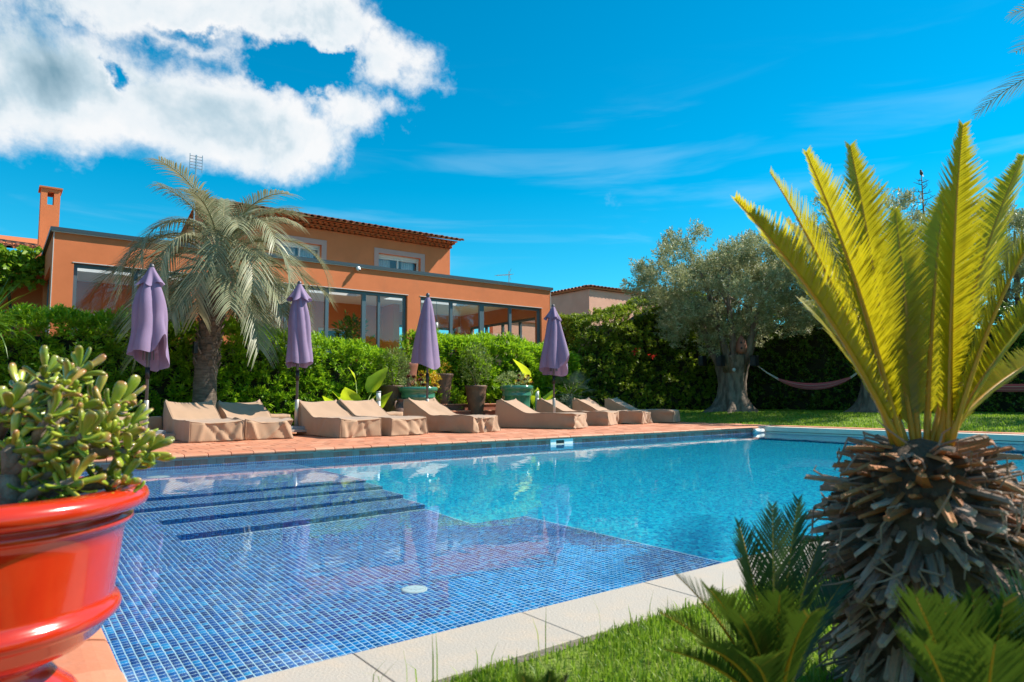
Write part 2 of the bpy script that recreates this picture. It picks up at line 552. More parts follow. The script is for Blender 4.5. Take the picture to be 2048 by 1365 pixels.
def tile_array(o, u, v, nu, nv, pitch=PITCH_T, size=0.0256, h=0.0025, rng=RNG):
    """nu x nv small bevelled tiles from o along u and v: arrays V (nu*nv, 8, 3), quads."""
    o, u, v = (np.array(a, float) for a in (o, u, v))
    n = np.cross(u, v)
    g_ = (pitch - size) / 2
    I, J = np.meshgrid(np.arange(nu), np.arange(nv), indexing='ij')
    base = o + I.reshape(-1, 1) * pitch * u + J.reshape(-1, 1) * pitch * v
    c = 0.0016
    lo = [g_ * u + g_ * v, (pitch - g_) * u + g_ * v, (pitch - g_) * u + (pitch - g_) * v, g_ * u + (pitch - g_) * v]
    hi = [(g_ + c) * (u + v) + h * n, (pitch - g_ - c) * u + (g_ + c) * v + h * n, (pitch - g_ - c) * (u + v) + h * n, (g_ + c) * u + (pitch - g_ - c) * v + h * n]
    loc = np.array(lo + hi)
    V = base[:, None, :] + loc[None]
    V[:, 4:, :] += (rng.normal(size=(len(base), 1, 1)) * 0.0004) * n
    return V


TQ = np.array([(4, 5, 6, 7), (0, 1, 5, 4), (1, 2, 6, 5), (2, 3, 7, 6), (3, 0, 4, 7)])


def join_tiles(name, Vs, mat, parent):
    V = np.concatenate(Vs, 0)
    n = len(V)
    F = (np.arange(n)[:, None, None] * 8 + TQ[None]).reshape(-1, 4)
    me = fast_mesh(name, V.reshape(-1, 3), F, np.repeat(RNG.random(n), 8))
    o = link(name, me, mat, parent)
    o['kind'] = 'stuff'
    return o


def build_pool():
    zs, zf = -0.45, -1.55
    rz = [-0.45, -0.65, -0.85, -1.05, -1.25]
    ry = [7.0, 6.6, 6.15, 5.72]
    yn = 4.2
    xb = 1.1
    sh = MB()                                     # deep basin: floor and walls
    sh.add([(XS, Y0, zf), (X1, Y0, zf), (X1, Y1, zf), (XS, Y1, zf)], [(0, 1, 2, 3)])
    w = MB()
    w.add([(X0, Y1, zf), (X1, Y1, zf), (X1, Y1, -0.14), (X0, Y1, -0.14)], [(0, 1, 2, 3)])
    w.add([(X0, Y0, zf), (X1, Y0, zf), (X1, Y0, -0.05), (X0, Y0, -0.05)], [(3, 2, 1, 0)])
    w.add([(X0, Y0, zf), (X0, Y1, zf), (X0, Y1, -0.14), (X0, Y0, -0.14)], [(3, 2, 1, 0)][::-1])
    w.add([(X1, Y0, zf), (X1, Y1, zf), (X1, Y1, -0.16), (X1, Y0, -0.16)], [(0, 1, 2, 3)][::-1])
    w.add([(XS, Y0, zf), (XS, yn, zf), (XS, yn, zs), (XS, Y0, zs)], [(0, 1, 2, 3)])
    w.add([(XS, ry[0], zf), (XS, Y1, zf), (XS, Y1, zs), (XS, ry[0], zs)], [(0, 1, 2, 3)])
    pool = tag(sh.build('pool_shell', 'mosaic_deep'), 'blue mosaic swimming pool basin', kind='structure')
    w.build('basin_wall', 'mosaic_wall', pool)
    # ledges and steps at the shallow end: grout bed first, then tiles
    areas = []                                    # (name, x0, x1, y0, y1, z)
    areas.append(('near_shelf', X0, XS, Y0, yn, zs))
    areas.append(('far_shelf', X0, XS, ry[0], Y1, zs))
    areas.append(('step', X0, XS, ry[1], ry[0], rz[1]))
    areas.append(('step', X0, XS, ry[2], ry[1], rz[2]))
    areas.append(('step', xb, XS, ry[3], ry[2], rz[3]))
    areas.append(('step_floor', xb, XS, yn, ry[3], rz[4]))
    areas.append(('side_bench', X0, xb, yn, ry[2], rz[2]))
    bed = {}
    tv = []
    near_tiles = None
    for nm, a, b, c, d, z in areas:
        mb = MB().add([(a, c, z), (b, c, z), (b, d, z), (a, d, z)], [(0, 1, 2, 3)])
        o = mb.build(nm, 'grout', pool)
        V = tile_array((a, c, z), (1, 0, 0), (0, 1, 0), int((b - a) / PITCH_T), int((d - c) / PITCH_T))
        if nm == 'near_shelf':
            near_tiles = V
            near_o = o
        else:
            tv.append(V)
    r = MB()
    for k in range(4):
        a = X0 if k < 2 else xb
        r.add([(a, ry[k], rz[k + 1]), (XS, ry[k], rz[k + 1]), (XS, ry[k], rz[k]), (a, ry[k], rz[k])], [(0, 1, 2, 3)])
        tv.append(tile_array((a, ry[k], rz[k + 1] + 0.01), (1, 0, 0), (0, 0, 1), int((XS - a) / PITCH_T), 6))
    r.add([(X0, yn, rz[4]), (XS, yn, rz[4]), (XS, yn, zs), (X0, yn, zs)], [(3, 2, 1, 0)])
    r.add([(xb, yn, rz[4]), (xb, ry[2], rz[4]), (xb, ry[2], rz[2]), (xb, yn, rz[2])], [(0, 1, 2, 3)])
    r.add([(XS, yn, zf), (XS, ry[3], zf), (XS, ry[3], rz[4]), (XS, yn, rz[4])], [(0, 1, 2, 3)])
    for k in range(3):
        r.add([(XS, ry[k + 1], zf), (XS, ry[k], zf), (XS, ry[k], rz[k + 1]), (XS, ry[k + 1], rz[k + 1])], [(0, 1, 2, 3)])
    r.build('riser', 'mosaic_wall', pool)
    # the tiles of the near shelf that show largest are objects, the others one sheet of real tiles
    cen = near_tiles.mean(1)
    d = np.hypot(cen[:, 0] - 0.75, cen[:, 1] - 1.95)
    order = np.argsort(d)
    pick = order[:300]
    rest = order[300:]
    ref = tile_array((-PITCH_T / 2, -PITCH_T / 2, 0), (1, 0, 0), (0, 1, 0), 1, 1)[0]
    me = make_mesh('mosaic_tile', [tuple(p) for p in ref], [tuple(q) for q in TQ])
    me.materials.append(M['mosaic'])
    for k in pick:
        o = link('mosaic_tile', me, None, near_o)
        o.location = (cen[k, 0], cen[k, 1], zs)
    join_tiles('mosaic_field', [near_tiles[rest]], 'mosaic_v', near_o)
    join_tiles('step_mosaic', tv, 'mosaic_v', pool)
    # water
    m, t = new_mat('water')
    co = t.n('ShaderNodeTexCoord').outputs['Object']
    n1 = t.n('ShaderNodeTexNoise', {'Vector': co, 'Scale': 2.6, 'Detail': 3.0, 'Roughness': 0.55, 'Distortion': 0.4})
    n2 = t.n('ShaderNodeTexNoise', {'Vector': co, 'Scale': 0.8, 'Detail': 1.0})
    amp = t.rng(n2.outputs[0], 0.3, 0.75, 0.35, 1.0)
    bp = t.n('ShaderNodeBump', {'Height': t.math('MULTIPLY', n1.outputs[0], amp), 'Strength': 0.065, 'Distance': 0.05})
    gl = t.n('ShaderNodeBsdfGlass', {'Color': (0.87, 0.985, 1.0, 1), 'Roughness': 0.0, 'IOR': 1.333, 'Normal': bp.outputs[0]})
    t.n('ShaderNodeOutputMaterial', {'Surface': gl.outputs[0]})
    nx, ny = 60, 32
    V = np.array([(X0 - 0.02 + (X1 - X0 + 0.04) * i / nx, Y0 - 0.01 + (Y1 - Y0 + 0.02) * j / ny, WZ) for j in range(ny + 1) for i in range(nx + 1)])
    F = np.array([(j * (nx + 1) + i, j * (nx + 1) + i + 1, (j + 1) * (nx + 1) + i + 1, (j + 1) * (nx + 1) + i) for j in range(ny) for i in range(nx)])
    wo = link('water', fast_mesh('water', V, F, smooth=True), m)
    tag(wo, 'calm clear pool water reflecting house and sky', kind='structure')
    wo.cycles.is_caustics_caster = True
    for o in [pool] + list(pool.children_recursive):
        o.cycles.is_caustics_receiver = True
    return pool, wo


POOL, WATER = build_pool()


def shared(name, mb, mat, smooth=False):
    me = make_mesh(name, mb.v, mb.f, smooth, mb.var)
    me.materials.append(M[mat])
    return me


def build_deck():
    base = MB()
    base.box(-7, 15.55, 9.505, 14.35, -0.20, -0.012)
    base.box(-7, X0 - 0.005, -2.0, 9.505, -0.20, -0.012)
    deck = tag(base.build('terracotta_deck', 'mortar'), 'terracotta tiled pool terrace', kind='structure')
    p = 0.285
    t_me = shared('deck_tile', MB().slab(-p / 2 + .004, p / 2 - .004, -p / 2 + .004, p / 2 - .004, -0.012, 0.0, 0.004), 'terracotta')
    rest = MB()
    k = 0
    for j in range(16):
        y = 9.725 + p * (j + 0.5)
        for i in range(77):
            x = -6.3 + p * (i + 0.5) + (p / 2 if j % 2 else 0)
            if x > 15.4:
                continue
            if j < 5 and 0.4 < x < 15.4:
                o = link('deck_tile', t_me, None, deck)
                o.location = (x, y, RNG.normal() * 0.0012)
                o.rotation_euler = (RNG.normal() * 0.003, RNG.normal() * 0.003, RNG.normal() * 0.006)
                k += 1
            else:
                rest.slab(x - p / 2 + .004, x + p / 2 - .004, y - p / 2 + .004, y + p / 2 - .004, -0.012, RNG.normal() * 0.001, 0.004, RNG.random())
    for j in range(40):
        y = -1.9 + p * (j + 0.5)
        for i in range(22):
            x = X0 - 0.225 - p * (i + 0.5)
            if i < 2 and 1.2 < y < 4:
                o = link('deck_tile', t_me, None, deck)
                o.location = (x, y, 0)
            elif y < 9.35:
                rest.slab(x - p / 2 + .004, x + p / 2 - .004, y - p / 2 + .004, y + p / 2 - .004, -0.012, RNG.normal() * 0.001, 0.004, RNG.random())
    o = rest.build('deck_tiling', 'terracotta_v', deck)
    o['kind'] = 'stuff'
    # bull-nosed coping tiles
    prof = [(0.205, -0.05), (0.0, -0.05), (-0.034, -0.044), (-0.046, -0.030), (-0.046, -0.018), (-0.036, -0.006), (0.0, 0.002), (0.03, 0.005), (0.205, 0.004)]
    def cop(L):
        mb = MB()
        n = len(prof)
        mb.add([(x, a, z) for x in (-L / 2 + .005, L / 2 - .005) for a, z in prof],
               [(i, i + 1, n + i + 1, n + i) for i in range(n - 1)] + [tuple(range(n))[::-1], tuple(range(n, 2 * n))])
        return mb
    c_me = shared('coping_tile', cop(0.285), 'terracotta')
    bed = MB().box(X0, 14.5, 9.512, 9.70, -0.046, -0.010)
    cr = tag(bed.build('pool_coping', 'mortar'), 'bull-nosed terracotta coping along the far pool edge', kind='structure')
    for i in range(50):
        o = link('coping_tile', c_me, None, cr)
        o.location = (X0 + 0.285 * (i + 0.5), 9.5, RNG.normal() * 0.0015)
        o.rotation_euler = (0, RNG.normal() * 0.004, RNG.normal() * 0.006)
    for i in range(28):
        o = link('coping_tile', c_me, None, cr)
        o.location = (X0, 1.53 + 0.285 * (i + 0.5), RNG.normal() * 0.0015)
        o.rotation_euler = (0, 0, math.pi / 2 + RNG.normal() * 0.006)
    # upright band of small tiles under the coping
    bb = MB().box(X0, X1, Y1 + 0.002, Y1 + 0.15, -0.30, -0.05)
    bb.box(X0 - 0.15, X0 - 0.002, Y0, Y1, -0.30, -0.05)
    bd = tag(bb.build('pool_rim_wall', 'mortar'), 'mortared wall under the pool coping', kind='structure')
    b_me = shared('band_tile', MB().box(-0.046, 0.046, -0.006, 0.02, -0.036, 0.036), 'band_tile')
    for i in range(145):
        x = X0 + 0.1 * (i + 0.5)
        if 8.05 < x < 8.62:
            continue
        o = link('band_tile', b_me, None, bd)
        o.location = (x, Y1 + 0.002, -0.108)
    for i in range(75):
        o = link('band_tile', b_me, None, bd)
        o.location = (X0 - 0.002, Y0 + 0.1 * (i + 0.7), -0.108)
        o.rotation_euler = (0, 0, math.pi / 2)
    # pale stone coping on the near side
    st = MB().box(0.26, 15.2, 1.535, 1.81, -0.20, -0.005)
    so = tag(st.build('stone_coping', 'mortar'), 'pale stone coping along the near pool edge', kind='structure')
    s_me = shared('coping_stone', MB().slab(-0.2938, 0.2938, -0.13, 0.165, -0.032, 0.0, 0.002), 'stone')
    for i in range(26):
        o = link('coping_stone', s_me, None, so)
        o.location = (0.53 + 0.59 * i, 1.655, RNG.normal() * 0.0008)
        o.rotation_euler = (0, 0, RNG.normal() * 0.0015)


build_deck()


def build_pool_fittings():
    # rolling cover housing across the far end
    c = empty('pool_cover_housing', (X1, 5.0, 0))
    MB().slab(-0.05, 0.26, -7.0, 4.42, -0.115, -0.012, 0.006).build('upper_beam', 'cover_box', c)
    MB().box(-0.035, 0.26, -7.0, 4.42, -0.26, -0.128).build('lower_beam', 'cover_box', c)
    tag(c, 'long off-white beam housing the pool cover at far pool end', 'pool cover')
    e = empty('cover_roller', (14.46, 9.43, -0.11))
    MB().tube([(-0.17, 0, 0), (-0.16, 0, 0), (0.17, 0, 0)], [0.05, 0.058, 0.058], 16).build('drum', 'white_plastic', e, True)
    MB().tube([(-0.2, 0, 0), (-0.17, 0, 0)], [0.02, 0.02], 10).build('axle', 'steel', e, True)
    tag(e, 'short white roller drum in the far pool corner', 'roller')
    st = MB().box(15.02, 15.5, -2, 9.5, -0.2, -0.03)
    so = tag(st.build('end_paving', 'mortar'), 'strip of paving behind the pool cover beam', kind='structure')
    me = shared('paving_tile', MB().slab(-0.235, 0.235, -0.235, 0.235, -0.03, 0.0, 0.004), 'terracotta')
    for i in range(24):
        o = link('paving_tile', me, None, so)
        o.location = (15.262, 9.25 - 0.48 * i, 0)
    # skimmer mouth
    s = empty('pool_skimmer', (8.335, Y1, -0.115))
    f = MB()
    f.box(-0.27, -0.14, -0.016, 0.004, -0.10, 0.062)
    f.box(0.06, 0.27, -0.016, 0.004, -0.10, 0.062)
    f.box(-0.14, 0.06, -0.016, 0.004, 0.04, 0.062)
    f.box(-0.14, 0.06, -0.016, 0.004, -0.10, -0.07)
    f.build('faceplate', 'white_plastic', s)
    MB().box(-0.14, 0.06, 0.0, 0.001, -0.07, 0.04).build('mouth', 'dark_in', s)
    MB().box(-0.13, 0.05, -0.012, -0.004, -0.07, -0.02).build('weir_flap', 'cover_box', s)
    tag(s, 'white rectangular skimmer set in the far pool wall', 'skimmer')
    # round fittings
    for (x, y, z, up, lab) in ((10.0, Y1 - 0.012, -0.27, 0, 'white ring inlet in far pool wall between skimmer and far corner'),
                               (13.1, Y1 - 0.012, -0.27, 0, 'white ring inlet in far pool wall close to the corner')):
        r = MB()
        for k in range(28):
            pass
        pts = [(0.11 * math.cos(a), 0, 0.11 * math.sin(a)) for a in np.linspace(0, 2 * math.pi, 29)]
        r.tube(pts, 0.012, 8, False)
        o = r.build('inlet_ring', 'white_plastic', None, True)
        o.location = (x, y, z)
        tag(o, lab, 'pool inlet', 'pool inlets')
    d = empty('drain_cover', (1.69, 3.03, -0.447))
    d.scale = (0.66, 0.66, 0.66)
    MB().lathe([(0.0, 0.016), (0.055, 0.016), (0.085, 0.013), (0.098, 0.006), (0.1, 0.0)], 40).build('disc', 'white_plastic', d, True)
    MB().lathe([(0.0835, 0.0135), (0.086, 0.0155), (0.089, 0.0135)], 40).build('rim', 'cover_box', d, True)
    w = MB()
    rr = random.Random(3)
    for k in range(13):                         # a curved line of unreadable dark script
        a = -0.075 + 0.0115 * k
        yy = -0.018 + 6.0 * a * a
        hgt = rr.choice([0.006, 0.008, 0.014])
        pts = [(a, yy, 0.0168), (a + 0.003, yy + hgt, 0.0168), (a + 0.006, yy + 0.001, 0.0168), (a + 0.011, yy + 0.002, 0.0168)]
        w.tube(pts, 0.0011, 4)
    w.tube([(0.0, 0.028, 0.0168), (0.006, 0.034, 0.0168), (0.011, 0.029, 0.0168)], 0.0016, 4)
    w.build('script', 'dark_in', d)
    d.rotation_euler = (0, 0, R(-37))
    tag(d, 'round white drain cover with dark script on the near shelf', 'drain cover')
    l = MB().lathe([(0.0, 0.012), (0.1, 0.012), (0.118, 0.008), (0.122, 0.0)], 36).build('drain_disc', 'white_plastic', None, True)
    p = (1.55, 8.75, -0.447)
    l.location = p
    tag(l, 'plain white disc on the far shallow pool shelf', 'drain cover')


build_pool_fittings()
for _o in SC.objects:
    if _o.name.startswith(('drain', 'disc', 'rim', 'script', 'inlet', 'faceplate', 'mouth', 'weir')):
        _o.cycles.is_caustics_receiver = True


# ------------------------------------------------------------------ villa
HY = 18.5


def hx(px, Y=HY, py=600):
    return atY(px, py, Y).x


def wall_y(mb, xa, xb, y0, y1, z0, z1, ops):
    """Wall along X with openings (x0, x1, zb, zt)."""
    x = xa
    for (a, b, zb, zt) in sorted(ops):
        mb.box(x, a, y0, y1, z0, z1)
        if zb > z0:
            mb.box(a, b, y0, y1, z0, zb)
        if zt < z1:
            mb.box(a, b, y0, y1, zt, z1)
        x = b
    mb.box(x, xb, y0, y1, z0, z1)


def wall_x(mb, x0, x1, ya, yb, z0, z1, ops):
    y = ya
    for (a, b, zb, zt) in sorted(ops):
        mb.box(x0, x1, y, a, z0, z1)
        if zb > z0:
            mb.box(x0, x1, a, b, z0, zb)
        if zt < z1:
            mb.box(x0, x1, a, b, zt, z1)
        y = b
    mb.box(x0, x1, y, yb, z0, z1)


def glazing(parent, xa, xb, y, z0, z1, posts, name='sliding_window', axis='x', mat='frame', fw=0.075, dp=0.09, open_bays=(), pane_mat='glass'):
    """A framed opening: a frame part with one pane sub-part for every bay."""
    f = MB()
    A = (lambda a, b, z_0, z_1: f.box(a, b, y - dp / 2, y + dp / 2, z_0, z_1)) if axis == 'x' else (lambda a, b, z_0, z_1: f.box(y - dp / 2, y + dp / 2, a, b, z_0, z_1))
    A(xa, xb, z1 - fw * 1.15, z1)
    A(xa, xb, z0, z0 + fw)
    A(xa, xa + fw, z0 + fw, z1 - fw * 1.15)
    A(xb - fw, xb, z0 + fw, z1 - fw * 1.15)
    edges = [xa + fw]
    for p, w in posts:
        A(p - w / 2, p + w / 2, z0 + fw, z1 - fw * 1.15)
        edges += [p - w / 2, p + w / 2]
    edges.append(xb - fw)
    fo = f.build(name, mat, parent)
    for i in range(0, len(edges), 2):
        if i // 2 in open_bays:
            continue
        yy = y + (0.012 if (i // 2) % 2 else -0.012)
        a, b = edges[i] + 0.002, edges[i + 1] - 0.002
        q = MB()
        if axis == 'x':
            q.add([(a, yy, z0 + fw), (b, yy, z0 + fw), (b, yy, z1 - fw * 1.15), (a, yy, z1 - fw * 1.15)], [(0, 1, 2, 3)])
        else:
            q.add([(yy, a, z0 + fw), (yy, b, z0 + fw), (yy, b, z1 - fw * 1.15), (yy, a, z1 - fw * 1.15)], [(0, 1, 2, 3)])
        q.build('pane', pane_mat, fo)
    return fo


def half_tile(L=0.42, w=0.19, h=0.075, th=0.014, n=8, taper=0.82):
    """A canal roof tile: arched, along +Y, open below, with thickness at its ends."""
    mb = MB()
    vs, k = [], n + 1
    for (y, s) in ((0, 1.0), (L, taper)):
        for rr in (1.0, 1.0 - th / h):
            for i in range(k):
                a = math.pi * i / n
                vs.append((-math.cos(a) * w / 2 * s * (1 if rr == 1 else 1 - 2 * th / w), y, math.sin(a) * h * s * rr))
    f = []
    for i in range(n):
        f.append((i, i + 1, 2 * k + i + 1, 2 * k + i))
        f.append((k + i + 1, k + i, 3 * k + i, 3 * k + i + 1))
        f.append((i + 1, i, k + i, k + i + 1))
        f.append((2 * k + i, 2 * k + i + 1, 3 * k + i + 1, 3 * k + i))
    return mb.add(vs, f)


FZ = 1.10        # ground floor level of the villa
XL, XR = hx(107, py=480), hx(1101, py=580)
CAPZ = 4.60


def build_villa():
    v = empty('villa', ((XL + XR) / 2, HY, 0))
    v.location = (0, 0, 0)
    A = (hx(148, py=530), hx(375, py=550))
    B = (hx(500, py=570), hx(815, py=590))
    C = (hx(841, py=595), hx(1083, py=614))
    zt = 3.86
    w = MB()
    wall_y(w, XL, XR, HY, HY + 0.28, -0.1, CAPZ - 0.06, [(A[0], A[1], FZ + 0.05, zt), (B[0], B[1], FZ + 0.03, zt), (C[0], C[1], FZ + 0.03, zt)])
    w.build('front_wall', 'stucco', v)
    sw = MB()
    wall_x(sw, XL, XL + 0.28, HY + 0.281, 25.0, -0.1, CAPZ - 0.06, [(HY + 0.7, HY + 3.4, FZ + 0.05, zt)])
    sw.build('side_wall', 'stucco', v)
    rw = MB()
    wall_x(rw, XR - 0.28, XR, HY + 0.281, 24.0, -0.1, CAPZ - 0.06, [(HY + 0.55, HY + 4.9, FZ + 0.03, zt - 0.25)])
    rw.build('end_wall', 'stucco', v)
    bw = MB()
    wall_y(bw, XL + 0.281, 11.449, 23.1, 23.3, -0.1, 4.119, [(1.9, 4.3, FZ + 0.9, FZ + 2.1), (9.0, 10.3, FZ + 0.02, FZ + 2.1)])
    bw.build('rear_wall', 'stucco_in', v)
    bw = MB()
    wall_y(bw, 11.701, XR - 0.281, 24.0, 24.25, -0.1, 4.119, [(12.2, 15.3, FZ + 0.05, FZ + 2.5)])
    bw.build('rear_wall', 'stucco_in', v)
    MB().box(11.45, 11.7, 22.2, 24.25, FZ - 0.3, 4.119).build('inner_wall', 'stucco_in', v)
    # metal parapet cap with its pale drip bead
    cp = MB()
    cp.box(XL - 0.07, XR + 0.07, HY - 0.07, HY + 0.34, CAPZ - 0.058, CAPZ + 0.03)
    cp.box(XL - 0.07, XL + 0.34, HY + 0.342, 25.0, CAPZ - 0.058, CAPZ + 0.03)
    cp.box(XR - 0.34, XR + 0.07, HY + 0.342, 24.3, CAPZ - 0.058, CAPZ + 0.03)
    cp.build('parapet_cap', 'cap', v)
    bd = MB()
    bd.box(XL - 0.045, XR + 0.045, HY - 0.052, HY - 0.002, CAPZ - 0.078, CAPZ - 0.060)
    bd.box(XL - 0.004, XL + 0.012, HY - 0.012, HY - 0.002, 0.2, CAPZ - 0.08)
    bd.box(XR - 0.012, XR + 0.004, HY - 0.012, HY - 0.002, 0.2, CAPZ - 0.08)
    bd.build('drip_bead', 'bead', v)
    lint = MB()
    for (a, b) in (A, B, C):
        lint.box(a - 0.03, b + 0.03, HY - 0.012, HY - 0.002, zt - 0.004, zt + 0.014)
    lint.build('lintel_bead', 'bead', v)
    # floor, ceiling with skylights
    MB().box(XL + 0.281, XR - 0.281, HY + 0.281, 23.999, FZ - 0.2, FZ).build('interior_floor', 'floor_in', v)
    ce = MB()
    sky = [(1.5, 3.3), (3.7, 5.6), (6.8, 9.6), (10.6, 13.9)]
    x = XL + 0.281
    for a, b in sky:
        ce.box(x, a, HY + 0.281, 23.999, 4.12, 4.36)
        ce.box(a, b, HY + 0.281, 19.1, 4.12, 4.36)
        ce.box(a, b, 21.3, 23.999, 4.12, 4.36)
        x = b
    ce.box(x, XR - 0.281, HY + 0.281, 23.999, 4.12, 4.36)
    ce.build('ceiling', 'white_paint', v)
    rf = MB()
    x = XL + 0.281
    for a, b in sky + [(XR - 0.281, 0)]:
        rf.box(x, a - 0.07, HY + 0.345, 21.49, 4.363, 4.385)
        if b:
            rf.box(a - 0.069, b + 0.069, HY + 0.345, 19.01, 4.363, 4.385)
            x = b + 0.07
    rf.build('flat_roof', 'roofing', v)
    for a, b in sky:
        k = MB()
        for (p, q, r_, s_) in ((a - .06, b + .06, 19.02, 19.1), (a - .06, b + .06, 21.3, 21.38), (a - .06, a, 19.101, 21.299), (b, b + .06, 19.101, 21.299)):
            k.box(p, q, r_, s_, 4.361, 4.52)
        ko = k.build('skylight', 'white_paint', v)
        MB().add([(a, 19.1, 4.5), (b, 19.1, 4.5), (b, 21.3, 4.5), (a, 21.3, 4.5)], [(0, 1, 2, 3)]).build('pane', 'glass', ko)
    # ground floor glazing
    gy = HY + 0.14
    glazing(v, A[0] + .004, A[1] - .004, gy, FZ + 0.06, zt - .004, [(hx(270), 0.10)], 'picture_window')
    glazing(v, B[0] + .004, B[1] - .004, gy, FZ + 0.04, zt - .004, [(hx(575), 0.09), (hx(657), 0.10), (hx(731), 0.12), (hx(761), 0.07)], 'sliding_door', open_bays=(2,))
    glazing(v, C[0] + .004, C[1] - .004, gy, FZ + 0.04, zt - .004, [(hx(906), 0.10), (hx(967), 0.17), (hx(1024), 0.10)], 'sliding_door')
    glazing(v, HY + 0.704, HY + 3.396, XL + 0.14, FZ + 0.06, zt - .004, [(HY + 2.0, 0.09)], 'side_window', axis='y')
    glazing(v, HY + 0.554, HY + 4.896, XR - 0.14, FZ + 0.04, zt - 0.254, [(HY + 1.6, 0.09), (HY + 2.7, 0.09), (HY + 3.8, 0.09)], 'end_window', axis='y')
    glazing(v, 1.904, 4.296, 23.2, FZ + 0.904, FZ + 2.096, [(3.1, 0.06)], 'rear_window', mat='white_frame')
    glazing(v, 9.004, 10.296, 23.2, FZ + 0.024, FZ + 2.096, [], 'rear_door', mat='white_frame')
    glazing(v, 12.204, 15.296, 24.12, FZ + 0.054, FZ + 2.496, [(13.2, 0.08), (14.2, 0.08)], 'rear_window')
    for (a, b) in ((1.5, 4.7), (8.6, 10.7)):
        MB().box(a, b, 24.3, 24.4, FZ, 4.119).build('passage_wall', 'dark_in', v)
    hp = MB().box(0, 0.05, 0, 0.012, 0, 0.14)
    for px in (651, 733):
        o = hp.build('door_handle', 'steel', v)
        o.location = (hx(px), gy - 0.075, FZ + 1.0)
    # upper storey
    UY = 21.5
    ua, ub = atY(450, 440, UY).x, atY(900, 500, UY).x
    uz = 6.28
    w1 = (atY(757, 520, UY).x, atY(841, 530, UY).x)
    w2 = (atY(560, 500, UY).x, atY(643, 500, UY).x)
    wz0, wz1 = 4.72, atY(800, 512, UY).z
    u = MB()
    wall_y(u, ua, ub, UY, UY + 0.3, 4.362, uz, [(w2[0], w2[1], wz0, wz1), (w1[0], w1[1], wz0, wz1)])
    u.box(ua, ua + 0.3, UY + 0.301, 28.0, 4.362, uz)
    u.box(ub - 0.3, ub, UY + 0.301, 28.0, 4.362, uz)
    u.box(ua + 0.301, ub - 0.301, 27.7, 28.0, 4.362, uz)
    u.build('upper_wall', 'stucco', v)
    MB().box(ua + 0.3, ub - 0.3, 24.0, 24.1, 4.37, uz).build('inner_wall', 'white_paint', v)
    for (a, b) in (w1, w2):
        s = MB()
        t_ = 0.17
        s.box(a - t_, a, UY - 0.02, UY - 0.002, wz0 - 0.05, wz1 + t_)
        s.box(b, b + t_, UY - 0.02, UY - 0.002, wz0 - 0.05, wz1 + t_)
        s.box(a, b, UY - 0.02, UY - 0.002, wz1, wz1 + t_)
        s.build('window_surround', 'surround', v)
        MB().box(a + .003, b - .003, UY + 0.13, UY + 0.28, wz1 - 0.10, wz1 - .003).build('shutter_box', 'white_frame', v)
        glazing(v, a + .004, b - .004, UY + 0.2, wz0, wz1 - 0.104, [((a + b) / 2, 0.05)], 'upper_window', mat='white_frame', fw=0.045)
        c = MB()
        n = 26
        for (p, q) in ((a + .12, a + .62), (b - .62, b - .12)):
            V = []
            for i in range(n + 1):
                x = p + (q - p) * i / n
                V += [(x, UY + 0.34 + 0.03 * math.sin(i * 1.5), wz0), (x, UY + 0.34 + 0.03 * math.sin(i * 1.5), wz1 - .08)]
            c.add(V, [(2 * i, 2 * i + 2, 2 * i + 3, 2 * i + 1) for i in range(n)])
        c.build('curtain', 'curtain', v, True)
    # genoise: two corbelled rows of half tiles, then the roof
    gm = shared('genoise_tile', half_tile(0.42, 0.19, 0.085, 0.016, 8, 1.0), 'genoise')
    for row, (out, z) in enumerate(((0.18, uz - 0.01), (0.38, uz + 0.10))):
        n = int((ub - ua) / 0.2)
        for i in range(n + 1):
            o = link('genoise_tile', gm, None, v)
            o.location = (ua + 0.1 + (ub - ua - 0.2) * i / n, UY - out, z)
    cb = MB()
    cb.box(ua, ub, UY - 0.17, UY - 0.0015, uz + 0.078, uz + 0.108)
    cb.box(ua, ub + 0.1, UY - 0.37, UY + 0.1, uz + 0.190, uz + 0.225)
    cb.build('eaves_board', 'stucco', v)
    for xx in (ua, ub - 0.3):
        gable = MB()
        y0, y1, yr = UY + 0.101, 28.0, 24.75
        gable.add([(xx, y0, uz), (xx, y1, uz), (xx, y1, uz + 0.22), (xx, yr, uz + 1.15), (xx, y0, uz + 0.22)] +
                  [(xx + 0.3, y0, uz), (xx + 0.3, y1, uz), (xx + 0.3, y1, uz + 0.22), (xx + 0.3, yr, uz + 1.15), (xx + 0.3, y0, uz + 0.22)],
                  [(4, 3, 2, 1, 0), (5, 6, 7, 8, 9), (0, 5, 9, 4), (1, 2, 7, 6), (0, 1, 6, 5), (2, 3, 8, 7), (3, 4, 9, 8)])
        gable.build('gable', 'stucco', v)
    sl = math.atan2(0.95, 3.4)
    rd = MB()
    yE = UY - 0.56
    for (a, b) in (((yE, uz + 0.235), (24.75, uz + 1.235)), ((28.4, uz + 0.235), (24.75, uz + 1.235))):
        rd.add([(ua - 0.12, a[0], a[1]), (ub + 0.12, a[0], a[1]), (ub + 0.12, b[0], b[1]), (ua - 0.12, b[0], b[1]),
                (ua - 0.12, a[0], a[1] - 0.03), (ub + 0.12, a[0], a[1] - 0.03), (ub + 0.12, b[0], b[1] - 0.03), (ua - 0.12, b[0], b[1] - 0.03)],
               [(0, 1, 2, 3), (7, 6, 5, 4), (0, 4, 5, 1), (1, 5, 6, 2), (3, 7, 4, 0)])
    ro = rd.build('roof', 'genoise', v)
    rt = shared('roof_tile', half_tile(), 'roof_tile')
    nx = int((ub - ua + 0.3) / 0.215)
    th = math.atan2(1.0, 24.75 - yE)
    rest = MB()
    ht = half_tile()
    hv = np.array(ht.v)
